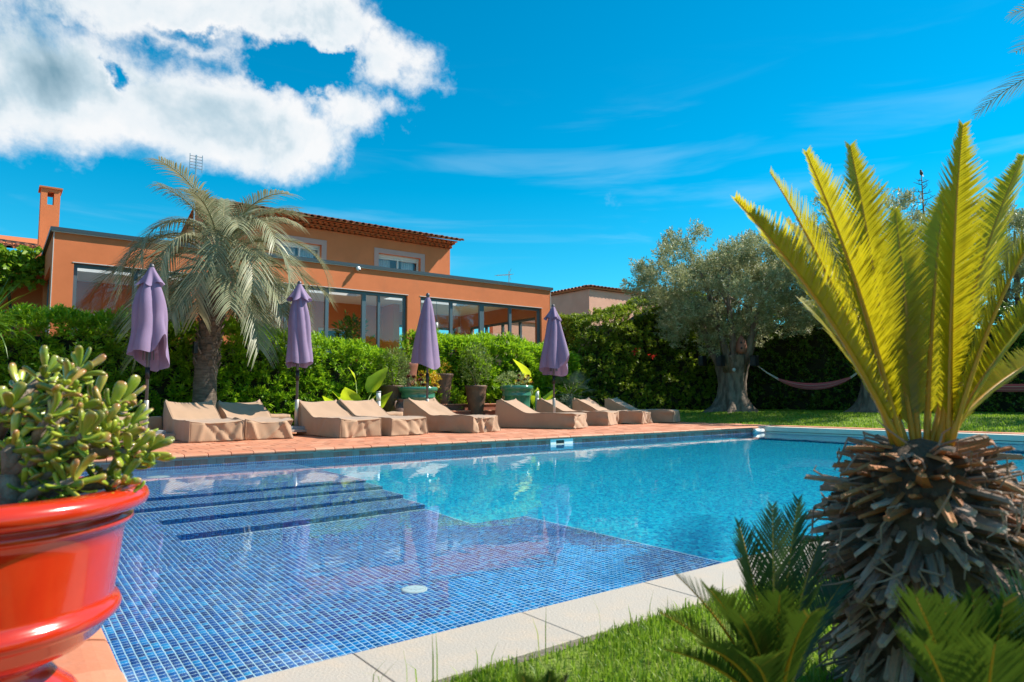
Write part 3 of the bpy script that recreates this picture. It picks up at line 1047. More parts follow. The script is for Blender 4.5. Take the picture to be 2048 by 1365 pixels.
    for row in range(10):
        for i in range(nx + 1):
            s = row * 0.36 - 0.06
            x = ua - 0.14 + (ub - ua + 0.28) * i / nx + RNG.normal() * 0.008
            yy, zz = yE + s * math.cos(th), uz + 0.237 + s * math.sin(th) + row * 0.004
            if row < 2:
                o = link('roof_tile', rt, None, ro)
                o.location = (x, yy + RNG.normal() * 0.012, zz)
                o.rotation_euler = (th - 0.03, 0, RNG.normal() * 0.02)
            else:
                q = hv.copy()
                c, s2 = math.cos(th - 0.03), math.sin(th - 0.03)
                q = np.stack([q[:, 0] + x, q[:, 1] * c - q[:, 2] * s2 + yy, q[:, 1] * s2 + q[:, 2] * c + zz], 1)
                rest.add(q, ht.f)
    tag(rest.build('roof_tiling', 'roof_tile', ro), kind='stuff')
    # chimney on the lower left wing
    CY = 23.6
    a, b = atY(80, 430, CY).x, atY(119, 430, CY).x
    ztop, zb = atY(100, 378, CY).z, atY(100, 480, CY).z - 0.5
    ch = MB()
    d = 0.62
    zo = ztop - 0.32
    ch.box(a, b, CY, CY + d, zb - 1.2, zo - 0.15)
    ww = (b - a)
    ch.box(a, a + ww * 0.33, CY, CY + d, zo - 0.15, ztop)
    ch.box(b - ww * 0.33, b, CY, CY + d, zo - 0.15, ztop)
    ch.box(a + ww * 0.33, b - ww * 0.33, CY, CY + d, ztop - 0.09, ztop)
    co = ch.build('chimney', 'stucco', v)
    MB().box(a - 0.05, b + 0.05, CY - 0.05, CY + d + 0.05, ztop + 0.001, ztop + 0.05).build('chimney_cap', 'genoise', co)
    # lower wing at the left with its own tiled eave
    LY = 22.4
    ez = atY(30, 500, LY).z
    lw = MB()
    lw.box(-9, XL - 0.002, LY, LY + 0.25, 0, ez - 0.05)
    lw.build('wing_wall', 'stucco', v)
    lr = MB()
    th2 = R(15)
    lr.add([(-9, LY - 0.35, ez - 0.03), (XL - 0.01, LY - 0.35, ez - 0.03), (XL - 0.01, LY + 4, ez + 4.35 * math.tan(th2) - 0.03), (-9, LY + 4, ez + 4.35 * math.tan(th2) - 0.03)], [(0, 1, 2, 3)])
    lo = lr.build('wing_roof', 'genoise', v)
    for row in range(4):
        for i in range(22):
            x = XL - 0.13 - 0.215 * i
            s = row * 0.36 - 0.05
            o = link('roof_tile', rt, None, lo)
            o.location = (x, LY - 0.35 + s * math.cos(th2) + RNG.normal() * 0.012, ez - 0.02 + s * math.sin(th2) + row * 0.004)
            o.rotation_euler = (th2 - 0.03, 0, RNG.normal() * 0.03)
    MB().slab(-3.2, XL - 0.8, LY - 0.28, LY - 0.002, atY(20, 570, LY).z - 0.12, atY(20, 570, LY).z + 0.05, 0.02).build('awning_box', 'white_paint', v)
    tag(v, 'terracotta orange villa with flat-roofed glazed front and tiled upper storey', 'house')
    return v


VILLA = build_villa()


def build_neighbour():
    n = empty('neighbour_house', (0, 0, 0))
    c = atY(1178, 575, 25.0)
    zt = c.z
    w = MB().box(c.x, c.x + 9, 25.0, 33.0, -0.1, zt - 0.08)
    w.build('wall', 'pink_stucco', n)
    e = MB()
    e.slab(c.x - 0.12, c.x + 9.2, 24.86, 33.2, zt - 0.079, zt + 0.02, 0.02)
    eo = e.build('eaves', 'genoise', n)
    rt = shared('roof_tile', half_tile(0.5, 0.24, 0.09), 'roof_tile')
    for i in range(30):
        o = link('roof_tile', rt, None, eo)
        o.location = (c.x - 0.05 + 0.26 * i, 24.80, zt + 0.02)
        o.rotation_euler = (0.12, 0, RNG.normal() * 0.02)
    for i in range(24):
        o = link('roof_tile', rt, None, eo)
        o.location = (c.x - 0.18, 25.0 + 0.27 * i, zt + 0.02)
        o.rotation_euler = (0.12, 0, -math.pi / 2 + RNG.normal() * 0.02)
    tag(n, 'rough pink rendered house with tiled eaves behind the side hedge', 'house')
    # lower pink wall in front of it
    l = empty('boundary_wall', (0, 0, 0))
    p = atY(1150, 650, 23.0)
    MB().box(XR + 0.6, c.x + 6, 22.9, 23.15, -0.1, p.z - 0.1).build('wall', 'pink_stucco', l)
    cs = MB().slab(XR + 0.6, c.x + 6, 22.84, 23.21, p.z - 0.099, p.z - 0.03, 0.01).build('cap', 'roof_tile', l)
    tag(l, 'pink garden wall with tiled cap behind the leafy side hedge', 'wall')


build_neighbour()

# ================================================================== vegetation
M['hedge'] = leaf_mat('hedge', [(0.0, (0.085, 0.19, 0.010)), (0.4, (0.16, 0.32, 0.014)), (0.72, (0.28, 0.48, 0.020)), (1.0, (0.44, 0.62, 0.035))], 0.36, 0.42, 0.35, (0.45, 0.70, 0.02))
M['hedge_olive'] = leaf_mat('hedge_olive', [(0.0, (0.12, 0.17, 0.014)), (0.45, (0.21, 0.30, 0.018)), (0.8, (0.34, 0.43, 0.028)), (0.94, (0.42, 0.48, 0.04)), (1.0, (0.40, 0.18, 0.07))], 0.45, 0.42)
M['hedge_dark'] = leaf_mat('hedge_dark', [(0.0, (0.07, 0.13, 0.014)), (0.6, (0.14, 0.24, 0.022)), (1.0, (0.26, 0.37, 0.035))], 0.33, 0.4, 0.45)
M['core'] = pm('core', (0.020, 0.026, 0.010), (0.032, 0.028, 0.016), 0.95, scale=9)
M['olive_leaf'] = leaf_mat('olive_leaf', [(0.0, (0.20, 0.225, 0.09)), (0.5, (0.33, 0.355, 0.17)), (0.85, (0.46, 0.47, 0.28)), (1.0, (0.58, 0.58, 0.40))], 0.45, 0.35)
M['olive_bark'] = pm('olive_bark', (0.22, 0.165, 0.125), (0.11, 0.08, 0.06), 0.95, scale=7, bump=1.0, bscale=22, stretch=(1, 1, 0.28), lo=0.4, hi=0.62)
M['palm_leaf'] = leaf_mat('palm_leaf', [(0.0, (0.13, 0.15, 0.075)), (0.45, (0.25, 0.265, 0.15)), (0.8, (0.40, 0.385, 0.235)), (1.0, (0.52, 0.42, 0.21))], 0.42, 0.3, 0.4)
M['palm_rib'] = pm('palm_rib', (0.28, 0.27, 0.12), (0.22, 0.17, 0.08), 0.5, scale=5)
M['palm_bark'] = pm('palm_bark', (0.20, 0.15, 0.115), (0.10, 0.075, 0.06), 0.95, scale=6, bump=0.9, bscale=20, stretch=(1, 1, 4))
M['cycad_leaf'] = leaf_mat('cycad_leaf', [(0.0, (0.15, 0.15, 0.008)), (0.5, (0.30, 0.265, 0.010)), (0.85, (0.44, 0.35, 0.012)), (1.0, (0.42, 0.22, 0.015))], 0.3, 0.46, 0.5, (0.80, 0.70, 0.015))
M['cycad_rib'] = pm('cycad_rib', (0.62, 0.32, 0.025), (0.50, 0.30, 0.03), 0.4, scale=20, trans=0.2)
M['pup_leaf'] = leaf_mat('pup_leaf', [(0.0, (0.018, 0.05, 0.010)), (0.6, (0.035, 0.085, 0.013)), (0.9, (0.085, 0.13, 0.016)), (1.0, (0.26, 0.13, 0.03))], 0.3, 0.22, 0.5, (0.10, 0.15, 0.010))
M['dry'] = piece_mat('dry', [(0.0, (0.15, 0.085, 0.055)), (0.3, (0.30, 0.20, 0.14)), (0.6, (0.23, 0.155, 0.115)), (0.85, (0.48, 0.37, 0.29)), (1.0, (0.34, 0.15, 0.07))], 0.8, dirt=(0.12, 0.07, 0.045), bump=0.6, bscale=90)
M['dry_new'] = piece_mat('dry_new', [(0.0, (0.24, 0.075, 0.02)), (0.5, (0.36, 0.13, 0.035)), (1.0, (0.44, 0.22, 0.09))], 0.7, dirt=(0.14, 0.06, 0.03), bump=0.6, bscale=90)
M['fibre'] = pm('fibre', (0.10, 0.065, 0.04), (0.06, 0.04, 0.026), 0.9, scale=30, bump=0.6)
M['grass'] = leaf_mat('grass', [(0.0, (0.09, 0.17, 0.014)), (0.5, (0.19, 0.30, 0.022)), (0.85, (0.28, 0.40, 0.04)), (1.0, (0.42, 0.36, 0.13))], 0.45, 0.4, 0.3, (0.3, 0.5, 0.03))
M['yucca'] = leaf_mat('yucca', [(0.0, (0.06, 0.14, 0.012)), (0.7, (0.12, 0.24, 0.02)), (1.0, (0.20, 0.31, 0.03))], 0.4, 0.3)
M['strelitzia'] = leaf_mat('strelitzia', [(0.0, (0.22, 0.42, 0.015)), (0.6, (0.36, 0.54, 0.02)), (1.0, (0.55, 0.60, 0.04))], 0.35, 0.5, 0.5, (0.75, 0.85, 0.03))
M['shrub'] = leaf_mat('shrub', [(0.0, (0.07, 0.12, 0.018)), (0.6, (0.14, 0.21, 0.03)), (1.0, (0.24, 0.29, 0.05))], 0.5, 0.3)
M['grey_plant'] = leaf_mat('grey_plant', [(0.0, (0.14, 0.18, 0.11)), (1.0, (0.27, 0.32, 0.20))], 0.6, 0.25)
M['pale_plant'] = leaf_mat('pale_plant', [(0.0, (0.22, 0.30, 0.10)), (1.0, (0.40, 0.46, 0.16))], 0.6, 0.3)
M['yellow_plant'] = leaf_mat('yellow_plant', [(0.0, (0.30, 0.34, 0.02)), (0.5, (0.62, 0.42, 0.02)), (1.0, (0.68, 0.26, 0.02))], 0.5, 0.3)
M['aeonium'] = leaf_mat('aeonium', [(0.0, (0.05, 0.008, 0.012)), (0.8, (0.12, 0.015, 0.02)), (1.0, (0.30, 0.16, 0.04))], 0.35, 0.1)
M['red_flower'] = leaf_mat('red_flower', [(0.0, (0.55, 0.02, 0.015)), (1.0, (0.75, 0.06, 0.03))], 0.5, 0.3)
M['vine'] = leaf_mat('vine', [(0.0, (0.10, 0.20, 0.015)), (0.6, (0.20, 0.34, 0.02)), (1.0, (0.34, 0.46, 0.04))], 0.4, 0.45, 0.4, (0.4, 0.6, 0.03))
M['wood'] = pm('wood', (0.13, 0.095, 0.065), (0.08, 0.06, 0.04), 0.9, scale=12, bump=0.5)
M['jade_bark'] = pm('jade_bark', (0.30, 0.235, 0.175), (0.18, 0.13, 0.095), 0.85, scale=22, bump=0.7, bscale=70)


def lawn_z(x, y):
    s = np.clip((np.asarray(x) - 15.5) / 4.0, 0, 1)
    return 0.20 * s * s * (3 - 2 * s) - 0.008


def sheet(name, x0, x1, y0, y1, nx, ny, mat, zf):
    X, Y = np.meshgrid(np.linspace(x0, x1, nx + 1), np.linspace(y0, y1, ny + 1))
    V = np.stack([X.ravel(), Y.ravel(), zf(X.ravel(), Y.ravel())], 1)
    F = np.array([(j * (nx + 1) + i, j * (nx + 1) + i + 1, (j + 1) * (nx + 1) + i + 1, (j + 1) * (nx + 1) + i) for j in range(ny) for i in range(nx)])
    return link(name, fast_mesh(name, V, F, smooth=True), mat)


def blades(name, P, h, w, rng, lean=0.45, mat='grass', label=None):
    n = len(P)
    d = nrm(np.concatenate([rng.normal(size=(n, 2)), np.zeros((n, 1))], 1))
    s = np.stack([-d[:, 1], d[:, 0], np.zeros(n)], 1)
    h = h[:, None]
    w = w[:, None]
    k = (rng.random((n, 1)) * lean)
    up = np.array([0, 0, 1.0])
    m = P + up * h * 0.55 + d * h * 0.2 * k
    tip = P + up * h * (1 - 0.35 * k) + d * h * k
    v = np.stack([P - s * w / 2, P + s * w / 2, m + s * w * 0.42, m - s * w * 0.42, tip], 1).reshape(-1, 3)
    i = np.arange(n)[:, None] * 5
    f = np.concatenate([i + np.array([0, 1, 2]), i + np.array([0, 2, 3]), i + np.array([3, 2, 4])])
    o = link(name, fast_mesh(name, v, f, np.repeat(rng.random(n), 5)), mat)
    return tag(o, label, 'grass', kind='stuff')


def build_lawns():
    l1 = sheet('lawn', -0.5, 14.9, -4.0, 1.508, 60, 20, 'turf', lambda x, y: np.full_like(x, -0.012))
    tag(l1, 'near lawn beside the stone coping', kind='structure')
    l2 = sheet('lawn', 15.51, 26.0, -6.0, 24.0, 40, 60, 'turf', lawn_z)
    tag(l2, 'far lawn under the olive trees', kind='structure')
    l3 = sheet('lawn', -9, 15.50, 14.36, 18.4, 40, 8, 'turf', lambda x, y: np.full_like(x, -0.01))
    tag(l3, 'lawn strip between the terrace and the hedge', kind='structure')
    r = np.random.default_rng(5)
    n = 95000
    x = 0.4 + 6.0 * r.random(n) ** 1.6
    y = 1.505 - (1.9 * r.random(n) ** 1.35)
    P = np.stack([x, y, np.full(n, -0.012)], 1)
    c = snoise(P, 5.0, 3, 2)
    keep = (c > -0.35) | (r.random(n) < 0.30)
    P, c = P[keep], c[keep]
    n = len(P)
    h = (0.018 + 0.022 * r.random(n)) * (1 + 0.35 * c)
    long = r.random(n) < 0.008
    h[long] *= 2.6
    xs_ = np.array([0.72, 0.735, 0.75, 0.82, 0.84, 0.885, 0.90, 1.05, 1.22, 1.24, 1.45])
    P[:len(xs_), 0] = xs_
    P[:len(xs_), 1] = 1.498 - 0.02 * r.random(len(xs_))
    h[:len(xs_)] = 0.085 + 0.075 * r.random(len(xs_))
    blades('near_grass', P, h, 0.0028 + 0.002 * r.random(n), r, 0.7, label='rough green grass edging the stone coping')
    n = 60000
    x = 15.52 + 8 * r.random(n)
    y = -1 + 19 * r.random(n)
    P = np.stack([x, y, lawn_z(x, y)], 1)
    blades('far_grass', P, 0.035 + 0.035 * r.random(n), 0.012 + 0.008 * r.random(n), r, 0.6, label='mown lawn grass under the olive trees')
    n = 22000
    P = np.stack([-4 + 20 * r.random(n), 14.38 + 1.6 * r.random(n), np.full(n, -0.01)], 1)
    blades('terrace_grass', P, 0.03 + 0.03 * r.random(n), 0.01 + 0.006 * r.random(n), r, 0.6, label='grass strip behind the covered loungers')


build_lawns()


def shoots_to_leaves(P, D, k, L, W, rng, spread=0.9, length=0.10):
    """k leaves round each shoot at P along D."""
    n = len(P)
    P2 = np.repeat(P, k, 0)
    D2 = np.repeat(nrm(D), k, 0)
    t = np.tile(np.linspace(0.15, 1, k), n)[:, None]
    a = rng.normal(size=(n * k, 3))
    rad = nrm(a - (a * D2).sum(1, keepdims=True) * D2)
    pos = P2 + D2 * t * length + rad * 0.006
    dr = nrm(D2 * (0.25 + 0.75 * t) + rad * spread)
    up = nrm(D2 + rng.normal(size=D2.shape) * 0.25)
    Ls = L * (0.7 + 0.6 * rng.random(n * k))
    return pos, dr, Ls, W * (Ls / L), up


def box_lattice(nx, ny, nz):
    """Points of a unit box's surface (a, b, c in 0..1) and its quads."""
    idx, pts, F = {}, [], []

    def pid(i, j, k):
        if (i, j, k) not in idx:
            idx[(i, j, k)] = len(pts)
            pts.append((i / nx, j / ny, k / nz))
        return idx[(i, j, k)]
    for i in range(nx):
        for j in range(ny):
            F.append([pid(i, j, nz), pid(i + 1, j, nz), pid(i + 1, j + 1, nz), pid(i, j + 1, nz)])
            F.append([pid(i, j, 0), pid(i, j + 1, 0), pid(i + 1, j + 1, 0), pid(i + 1, j, 0)])
    for i in range(nx):
        for k in range(nz):
            F.append([pid(i, 0, k), pid(i + 1, 0, k), pid(i + 1, 0, k + 1), pid(i, 0, k + 1)])
            F.append([pid(i, ny, k), pid(i, ny, k + 1), pid(i + 1, ny, k + 1), pid(i + 1, ny, k)])
    for j in range(ny):
        for k in range(nz):
            F.append([pid(0, j, k), pid(0, j, k + 1), pid(0, j + 1, k + 1), pid(0, j + 1, k)])
            F.append([pid(nx, j, k), pid(nx, j + 1, k), pid(nx, j + 1, k + 1), pid(nx, j, k + 1)])
    return np.array(pts), np.array(F)


def hedge(label, p0, p1, thick, z0, ztop, shoots, mat, seed, leaf=(0.085, 0.028), k=12, top_bright=0.25, bump=0.13, cat='hedge', group=None, name='hedge', stems=10, spread=0.9):
    """A clipped hedge from p0 to p1; ztop(s) is its height along the run."""
    r = np.random.default_rng(seed)
    p0, p1 = np.array(p0, float), np.array(p1, float)
    run = p1 - p0
    Ln = np.linalg.norm(run)
    ux = run / Ln
    uy = np.array([ux[1], -ux[0]])                 # the side that looks at the pool
    zt = np.vectorize(ztop)
    root = empty(name, (p0[0], p0[1], 0))
    hm = float(np.mean(zt(np.linspace(0, 1, 9)))) - z0
    A = [Ln * hm, Ln * thick, Ln * hm * 0.35, thick * hm, thick * hm]
    n_ = (np.array(A) / sum(A) * shoots).astype(int)
    PP, DD, VV = [], [], []
    for face, m in enumerate(n_):
        s, h, w = r.random(m), r.random(m) ** 0.85, r.random(m)
        if face == 0:
            off, nn = np.full(m, thick / 2), (0, 1, 0)
        elif face == 1:
            off, nn = (w - 0.5) * thick, (0, 0, 1)
            h = np.ones(m)
        elif face == 2:
            off, nn = np.full(m, -thick / 2), (0, -1, 0)
        else:
            off, nn = (w - 0.5) * thick, (-1 if face == 3 else 1, 0, 0)
            s = np.zeros(m) if face == 3 else np.ones(m)
        z = z0 + (zt(s) - z0) * h
        # rounded shoulders
        rd = np.clip((h - 0.88) / 0.12, 0, 1) ** 2 * thick * 0.08
        off = np.sign(off) * np.maximum(np.abs(off) - rd, 0)
        P = np.stack([p0[0] + ux[0] * s * Ln + uy[0] * off, p0[1] + ux[1] * s * Ln + uy[1] * off, z], 1)
        N = np.array([ux[0] * nn[0] + uy[0] * nn[1], ux[1] * nn[0] + uy[1] * nn[1], nn[2]])
        P = P + N * (bump * snoise(P, 2.2, seed + 1) + bump * 0.5 * snoise(P, 6.0, seed + 2))[:, None]
        P = P - N * (0.10 * r.random(m) ** 2)[:, None]
        D = N * 0.6 + np.array([0, 0, 0.65]) + r.normal(size=(m, 3)) * 0.4
        if face == 1:
            D = D + np.array([0, 0, 0.9])
            P[:, 2] += 0.10 * r.random(m) ** 2
        PP.append(P)
        DD.append(D)
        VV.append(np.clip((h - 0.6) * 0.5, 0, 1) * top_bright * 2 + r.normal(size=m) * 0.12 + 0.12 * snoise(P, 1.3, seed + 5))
    P, D, V = np.concatenate(PP), np.concatenate(DD), np.concatenate(VV)
    pos, dr, Ls, Ws, up = shoots_to_leaves(P, D, k, leaf[0], leaf[1], r, spread, 0.13)
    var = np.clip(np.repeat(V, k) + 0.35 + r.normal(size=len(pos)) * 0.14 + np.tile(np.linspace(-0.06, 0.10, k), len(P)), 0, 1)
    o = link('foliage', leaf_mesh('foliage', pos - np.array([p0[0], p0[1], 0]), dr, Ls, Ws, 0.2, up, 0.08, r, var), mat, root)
    o['kind'] = 'stuff'
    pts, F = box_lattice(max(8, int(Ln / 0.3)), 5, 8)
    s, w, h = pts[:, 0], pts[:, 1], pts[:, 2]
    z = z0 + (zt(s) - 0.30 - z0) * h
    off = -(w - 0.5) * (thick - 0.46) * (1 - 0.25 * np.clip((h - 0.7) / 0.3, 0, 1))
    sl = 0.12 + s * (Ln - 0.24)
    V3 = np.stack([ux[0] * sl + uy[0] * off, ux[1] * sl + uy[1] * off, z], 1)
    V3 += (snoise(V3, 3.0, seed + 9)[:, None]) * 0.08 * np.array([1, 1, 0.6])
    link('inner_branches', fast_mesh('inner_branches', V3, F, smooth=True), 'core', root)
    for q in range(stems):
        mb = MB()
        a = r.random() * Ln
        b = thick * 0.32
        x, y = ux[0] * a + uy[0] * b, ux[1] * a + uy[1] * b
        mb.tube([(x, y, z0 - 0.02), (x + r.normal() * 0.08, y + r.normal() * 0.05, z0 + 0.4), (x + r.normal() * 0.2, y + r.normal() * 0.1, z0 + 0.9)], [0.02, 0.016, 0.008], 6)
        mb.build('stem', 'wood', root, True)
    return tag(root, label, cat, group)


def lerp_px(pts, Y, u0, u1):
    """Heights along a run from pixel crest points: returns f(s)."""
    xs_ = [atY(px, py, Y).x for px, py in pts]
    zs_ = [atY(px, py, Y).z for px, py in pts]
    return lambda s: float(np.interp(u0 + (u1 - u0) * s, xs_, zs_))


def build_hedges():
    xa, xb = -3.4, atY(770, 700, 16.2).x
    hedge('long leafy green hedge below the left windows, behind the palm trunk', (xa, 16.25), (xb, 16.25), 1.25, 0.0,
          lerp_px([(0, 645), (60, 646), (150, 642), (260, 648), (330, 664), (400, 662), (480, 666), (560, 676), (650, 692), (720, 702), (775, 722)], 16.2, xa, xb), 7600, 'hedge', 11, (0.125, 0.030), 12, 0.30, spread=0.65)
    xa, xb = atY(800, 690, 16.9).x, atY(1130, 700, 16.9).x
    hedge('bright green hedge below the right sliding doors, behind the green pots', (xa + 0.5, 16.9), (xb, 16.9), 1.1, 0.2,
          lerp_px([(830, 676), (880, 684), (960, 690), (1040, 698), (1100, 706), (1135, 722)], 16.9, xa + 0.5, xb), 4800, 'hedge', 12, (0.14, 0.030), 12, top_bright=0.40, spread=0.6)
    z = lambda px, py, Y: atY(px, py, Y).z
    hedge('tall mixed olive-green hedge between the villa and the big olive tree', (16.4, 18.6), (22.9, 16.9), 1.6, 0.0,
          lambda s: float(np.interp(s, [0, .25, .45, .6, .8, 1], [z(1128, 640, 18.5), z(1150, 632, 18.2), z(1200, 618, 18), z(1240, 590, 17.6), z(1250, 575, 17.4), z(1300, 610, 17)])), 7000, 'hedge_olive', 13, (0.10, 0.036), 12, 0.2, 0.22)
    hedge('dark green boundary hedge in shade behind the hammocks', (23.6, 17.0), (23.6, 1.0), 1.3, 0.1,
          lambda s: 3.5 + 0.45 * math.sin(7 * s) + 0.25 * math.sin(19 * s + 1), 7600, 'hedge_dark', 14, (0.11, 0.040), 11, 0.15, 0.26)
    hedge('green hedge behind the villa seen through its rear windows', (0.5, 27.2), (16.0, 27.2), 1.2, 0.0, lambda s: 3.0 + 0.2 * math.sin(9 * s), 2600, 'hedge_olive', 15, (0.14, 0.05), 9)
    r = np.random.default_rng(4)
    for (px, py) in ((1270, 703), (1307, 715)):
        p = atY(px, py, 16.6)
        P = np.array(p) + r.normal(size=(16, 3)) * 0.05
        D = r.normal(size=(16, 3)) + np.array([0, -0.7, 0.2])
        o = link('red_blossom', leaf_mesh('red_blossom', P, D, 0.09, 0.06, rng=r), 'red_flower')
        tag(o, 'larger red blossom on the side hedge, left of the olive' if px < 1300 else 'smaller red blossom on the side hedge, near the olive trunk', 'blossom', 'red hedge blossoms')
    # plastered wall glimpsed behind the boundary hedge
    b = MB().box(24.5, 24.75, -4, 19.0, -0.1, 1.9)
    w = b.build('garden_wall', pm('garden_plaster', (0.38, 0.27, 0.16), (0.33, 0.22, 0.13), 0.9, scale=2, bump=0.3))
    tag(w, 'plain tan garden wall seen through the dark hedge beside the hammock', 'wall')


build_hedges()


def frond(pts, Lf, W, n, mat, rib, parent, rng, fwd=0.75, vee=0.35, droop=0.3, s0=0.2, rib_r=0.012, name='frond', segs=3, tipcurl=0.0, lenf=None, loc=(0, 0, 0), gap=0.0):
    """A feather leaf: a rib along the polyline pts with two rows of leaflets."""
    pts = np.array([tuple(p) for p in pts], float)
    # resample
    seg = np.linalg.norm(np.diff(pts, axis=0), axis=1)
    cum = np.concatenate([[0], np.cumsum(seg)]) / seg.sum()
    S = np.linspace(s0, 0.995, n)
    S = np.repeat(S, 2)
    P = np.stack([np.interp(S, cum, pts[:, k]) for k in range(3)], 1)
    e = 0.02
    T = nrm(np.stack([np.interp(np.minimum(S + e, 1), cum, pts[:, k]) - np.interp(np.maximum(S - e, 0), cum, pts[:, k]) for k in range(3)], 1))
    up0 = np.array([0, 0, 1.0])
    mean = nrm((pts[-1] - pts[0])[None])[0]
    hz = np.array([mean[0], mean[1], 0.0])
    side0 = np.cross(mean, up0)
    if np.linalg.norm(side0) < 0.2:
        side0 = np.array([math.cos(AZ - 1.57), math.sin(AZ - 1.57), 0])
    side0 = side0 / np.linalg.norm(side0)
    side = nrm(side0 - (T @ side0)[:, None] * T)
    N = np.cross(side, T)                         # the upper face of the leaf
    sgn = np.tile([1.0, -1.0], n)[:, None]
    lf = (np.sin(np.pi * np.clip(0.12 + 0.86 * (S - s0) / (1 - s0), 0, 1)) ** 0.65) if lenf is None else lenf((S - s0) / (1 - s0))
    ln = (Lf * lf * (0.88 + 0.24 * rng.random(2 * n)))[:, None]
    if gap:
        ln *= (rng.random((2 * n, 1)) > gap)
    d = nrm(T * fwd + side * sgn + N * vee + rng.normal(size=P.shape) * 0.05)
    vs = []
    for q in range(segs + 1):
        u = q / segs
        c = P + d * ln * u - np.array([0, 0, 1.0]) * ln * droop * u * u + N * tipcurl * ln * u * u
        w = W * (0.55 + 0.45 * math.sin(math.pi * min(1, u * 1.3 + 0.15))) if q < segs else W * 0.12
        wd = nrm(np.cross(d, N) + 0.0)
        vs += [c - wd * w / 2, c + wd * w / 2]
    V = np.stack(vs, 1).reshape(-1, 3)
    i = np.arange(2 * n)[:, None] * (2 * segs + 2)
    F = np.concatenate([i + np.array([2 * q, 2 * q + 1, 2 * q + 3, 2 * q + 2]) for q in range(segs)])
    va = np.clip(rng.random() * 0.35 + 0.25 + rng.normal(size=2 * n) * 0.15 + 0.12 * (S > 0.93), 0, 1)
    rb = MB()
    m = 12
    SS = np.linspace(0, 1, m)
    rp = np.stack([np.interp(SS, cum, pts[:, k]) for k in range(3)], 1)
    rb.tube(rp, [rib_r * (1.15 - 1.0 * s) for s in SS], 6)
    fo = rb.build(name, rib, parent, True)
    link('leaflets', fast_mesh('leaflets', V, F, np.repeat(va, 2 * segs + 2)), mat, fo)['kind'] = 'stuff'
    return fo


def arch(p, az, e0, bend, L, n=14, pw=1.25):
    """A polyline that leaves p at elevation e0 and arches over by bend radians."""
    out = [Vector(p)]
    q = Vector(p)
    for i in range(n):
        s = (i + 0.5) / n
        e = e0 - bend * s ** pw
        q = q + Vector((math.cos(az) * math.cos(e), math.sin(az) * math.cos(e), math.sin(e))) * (L / n)
        out.append(q.copy())
    return out


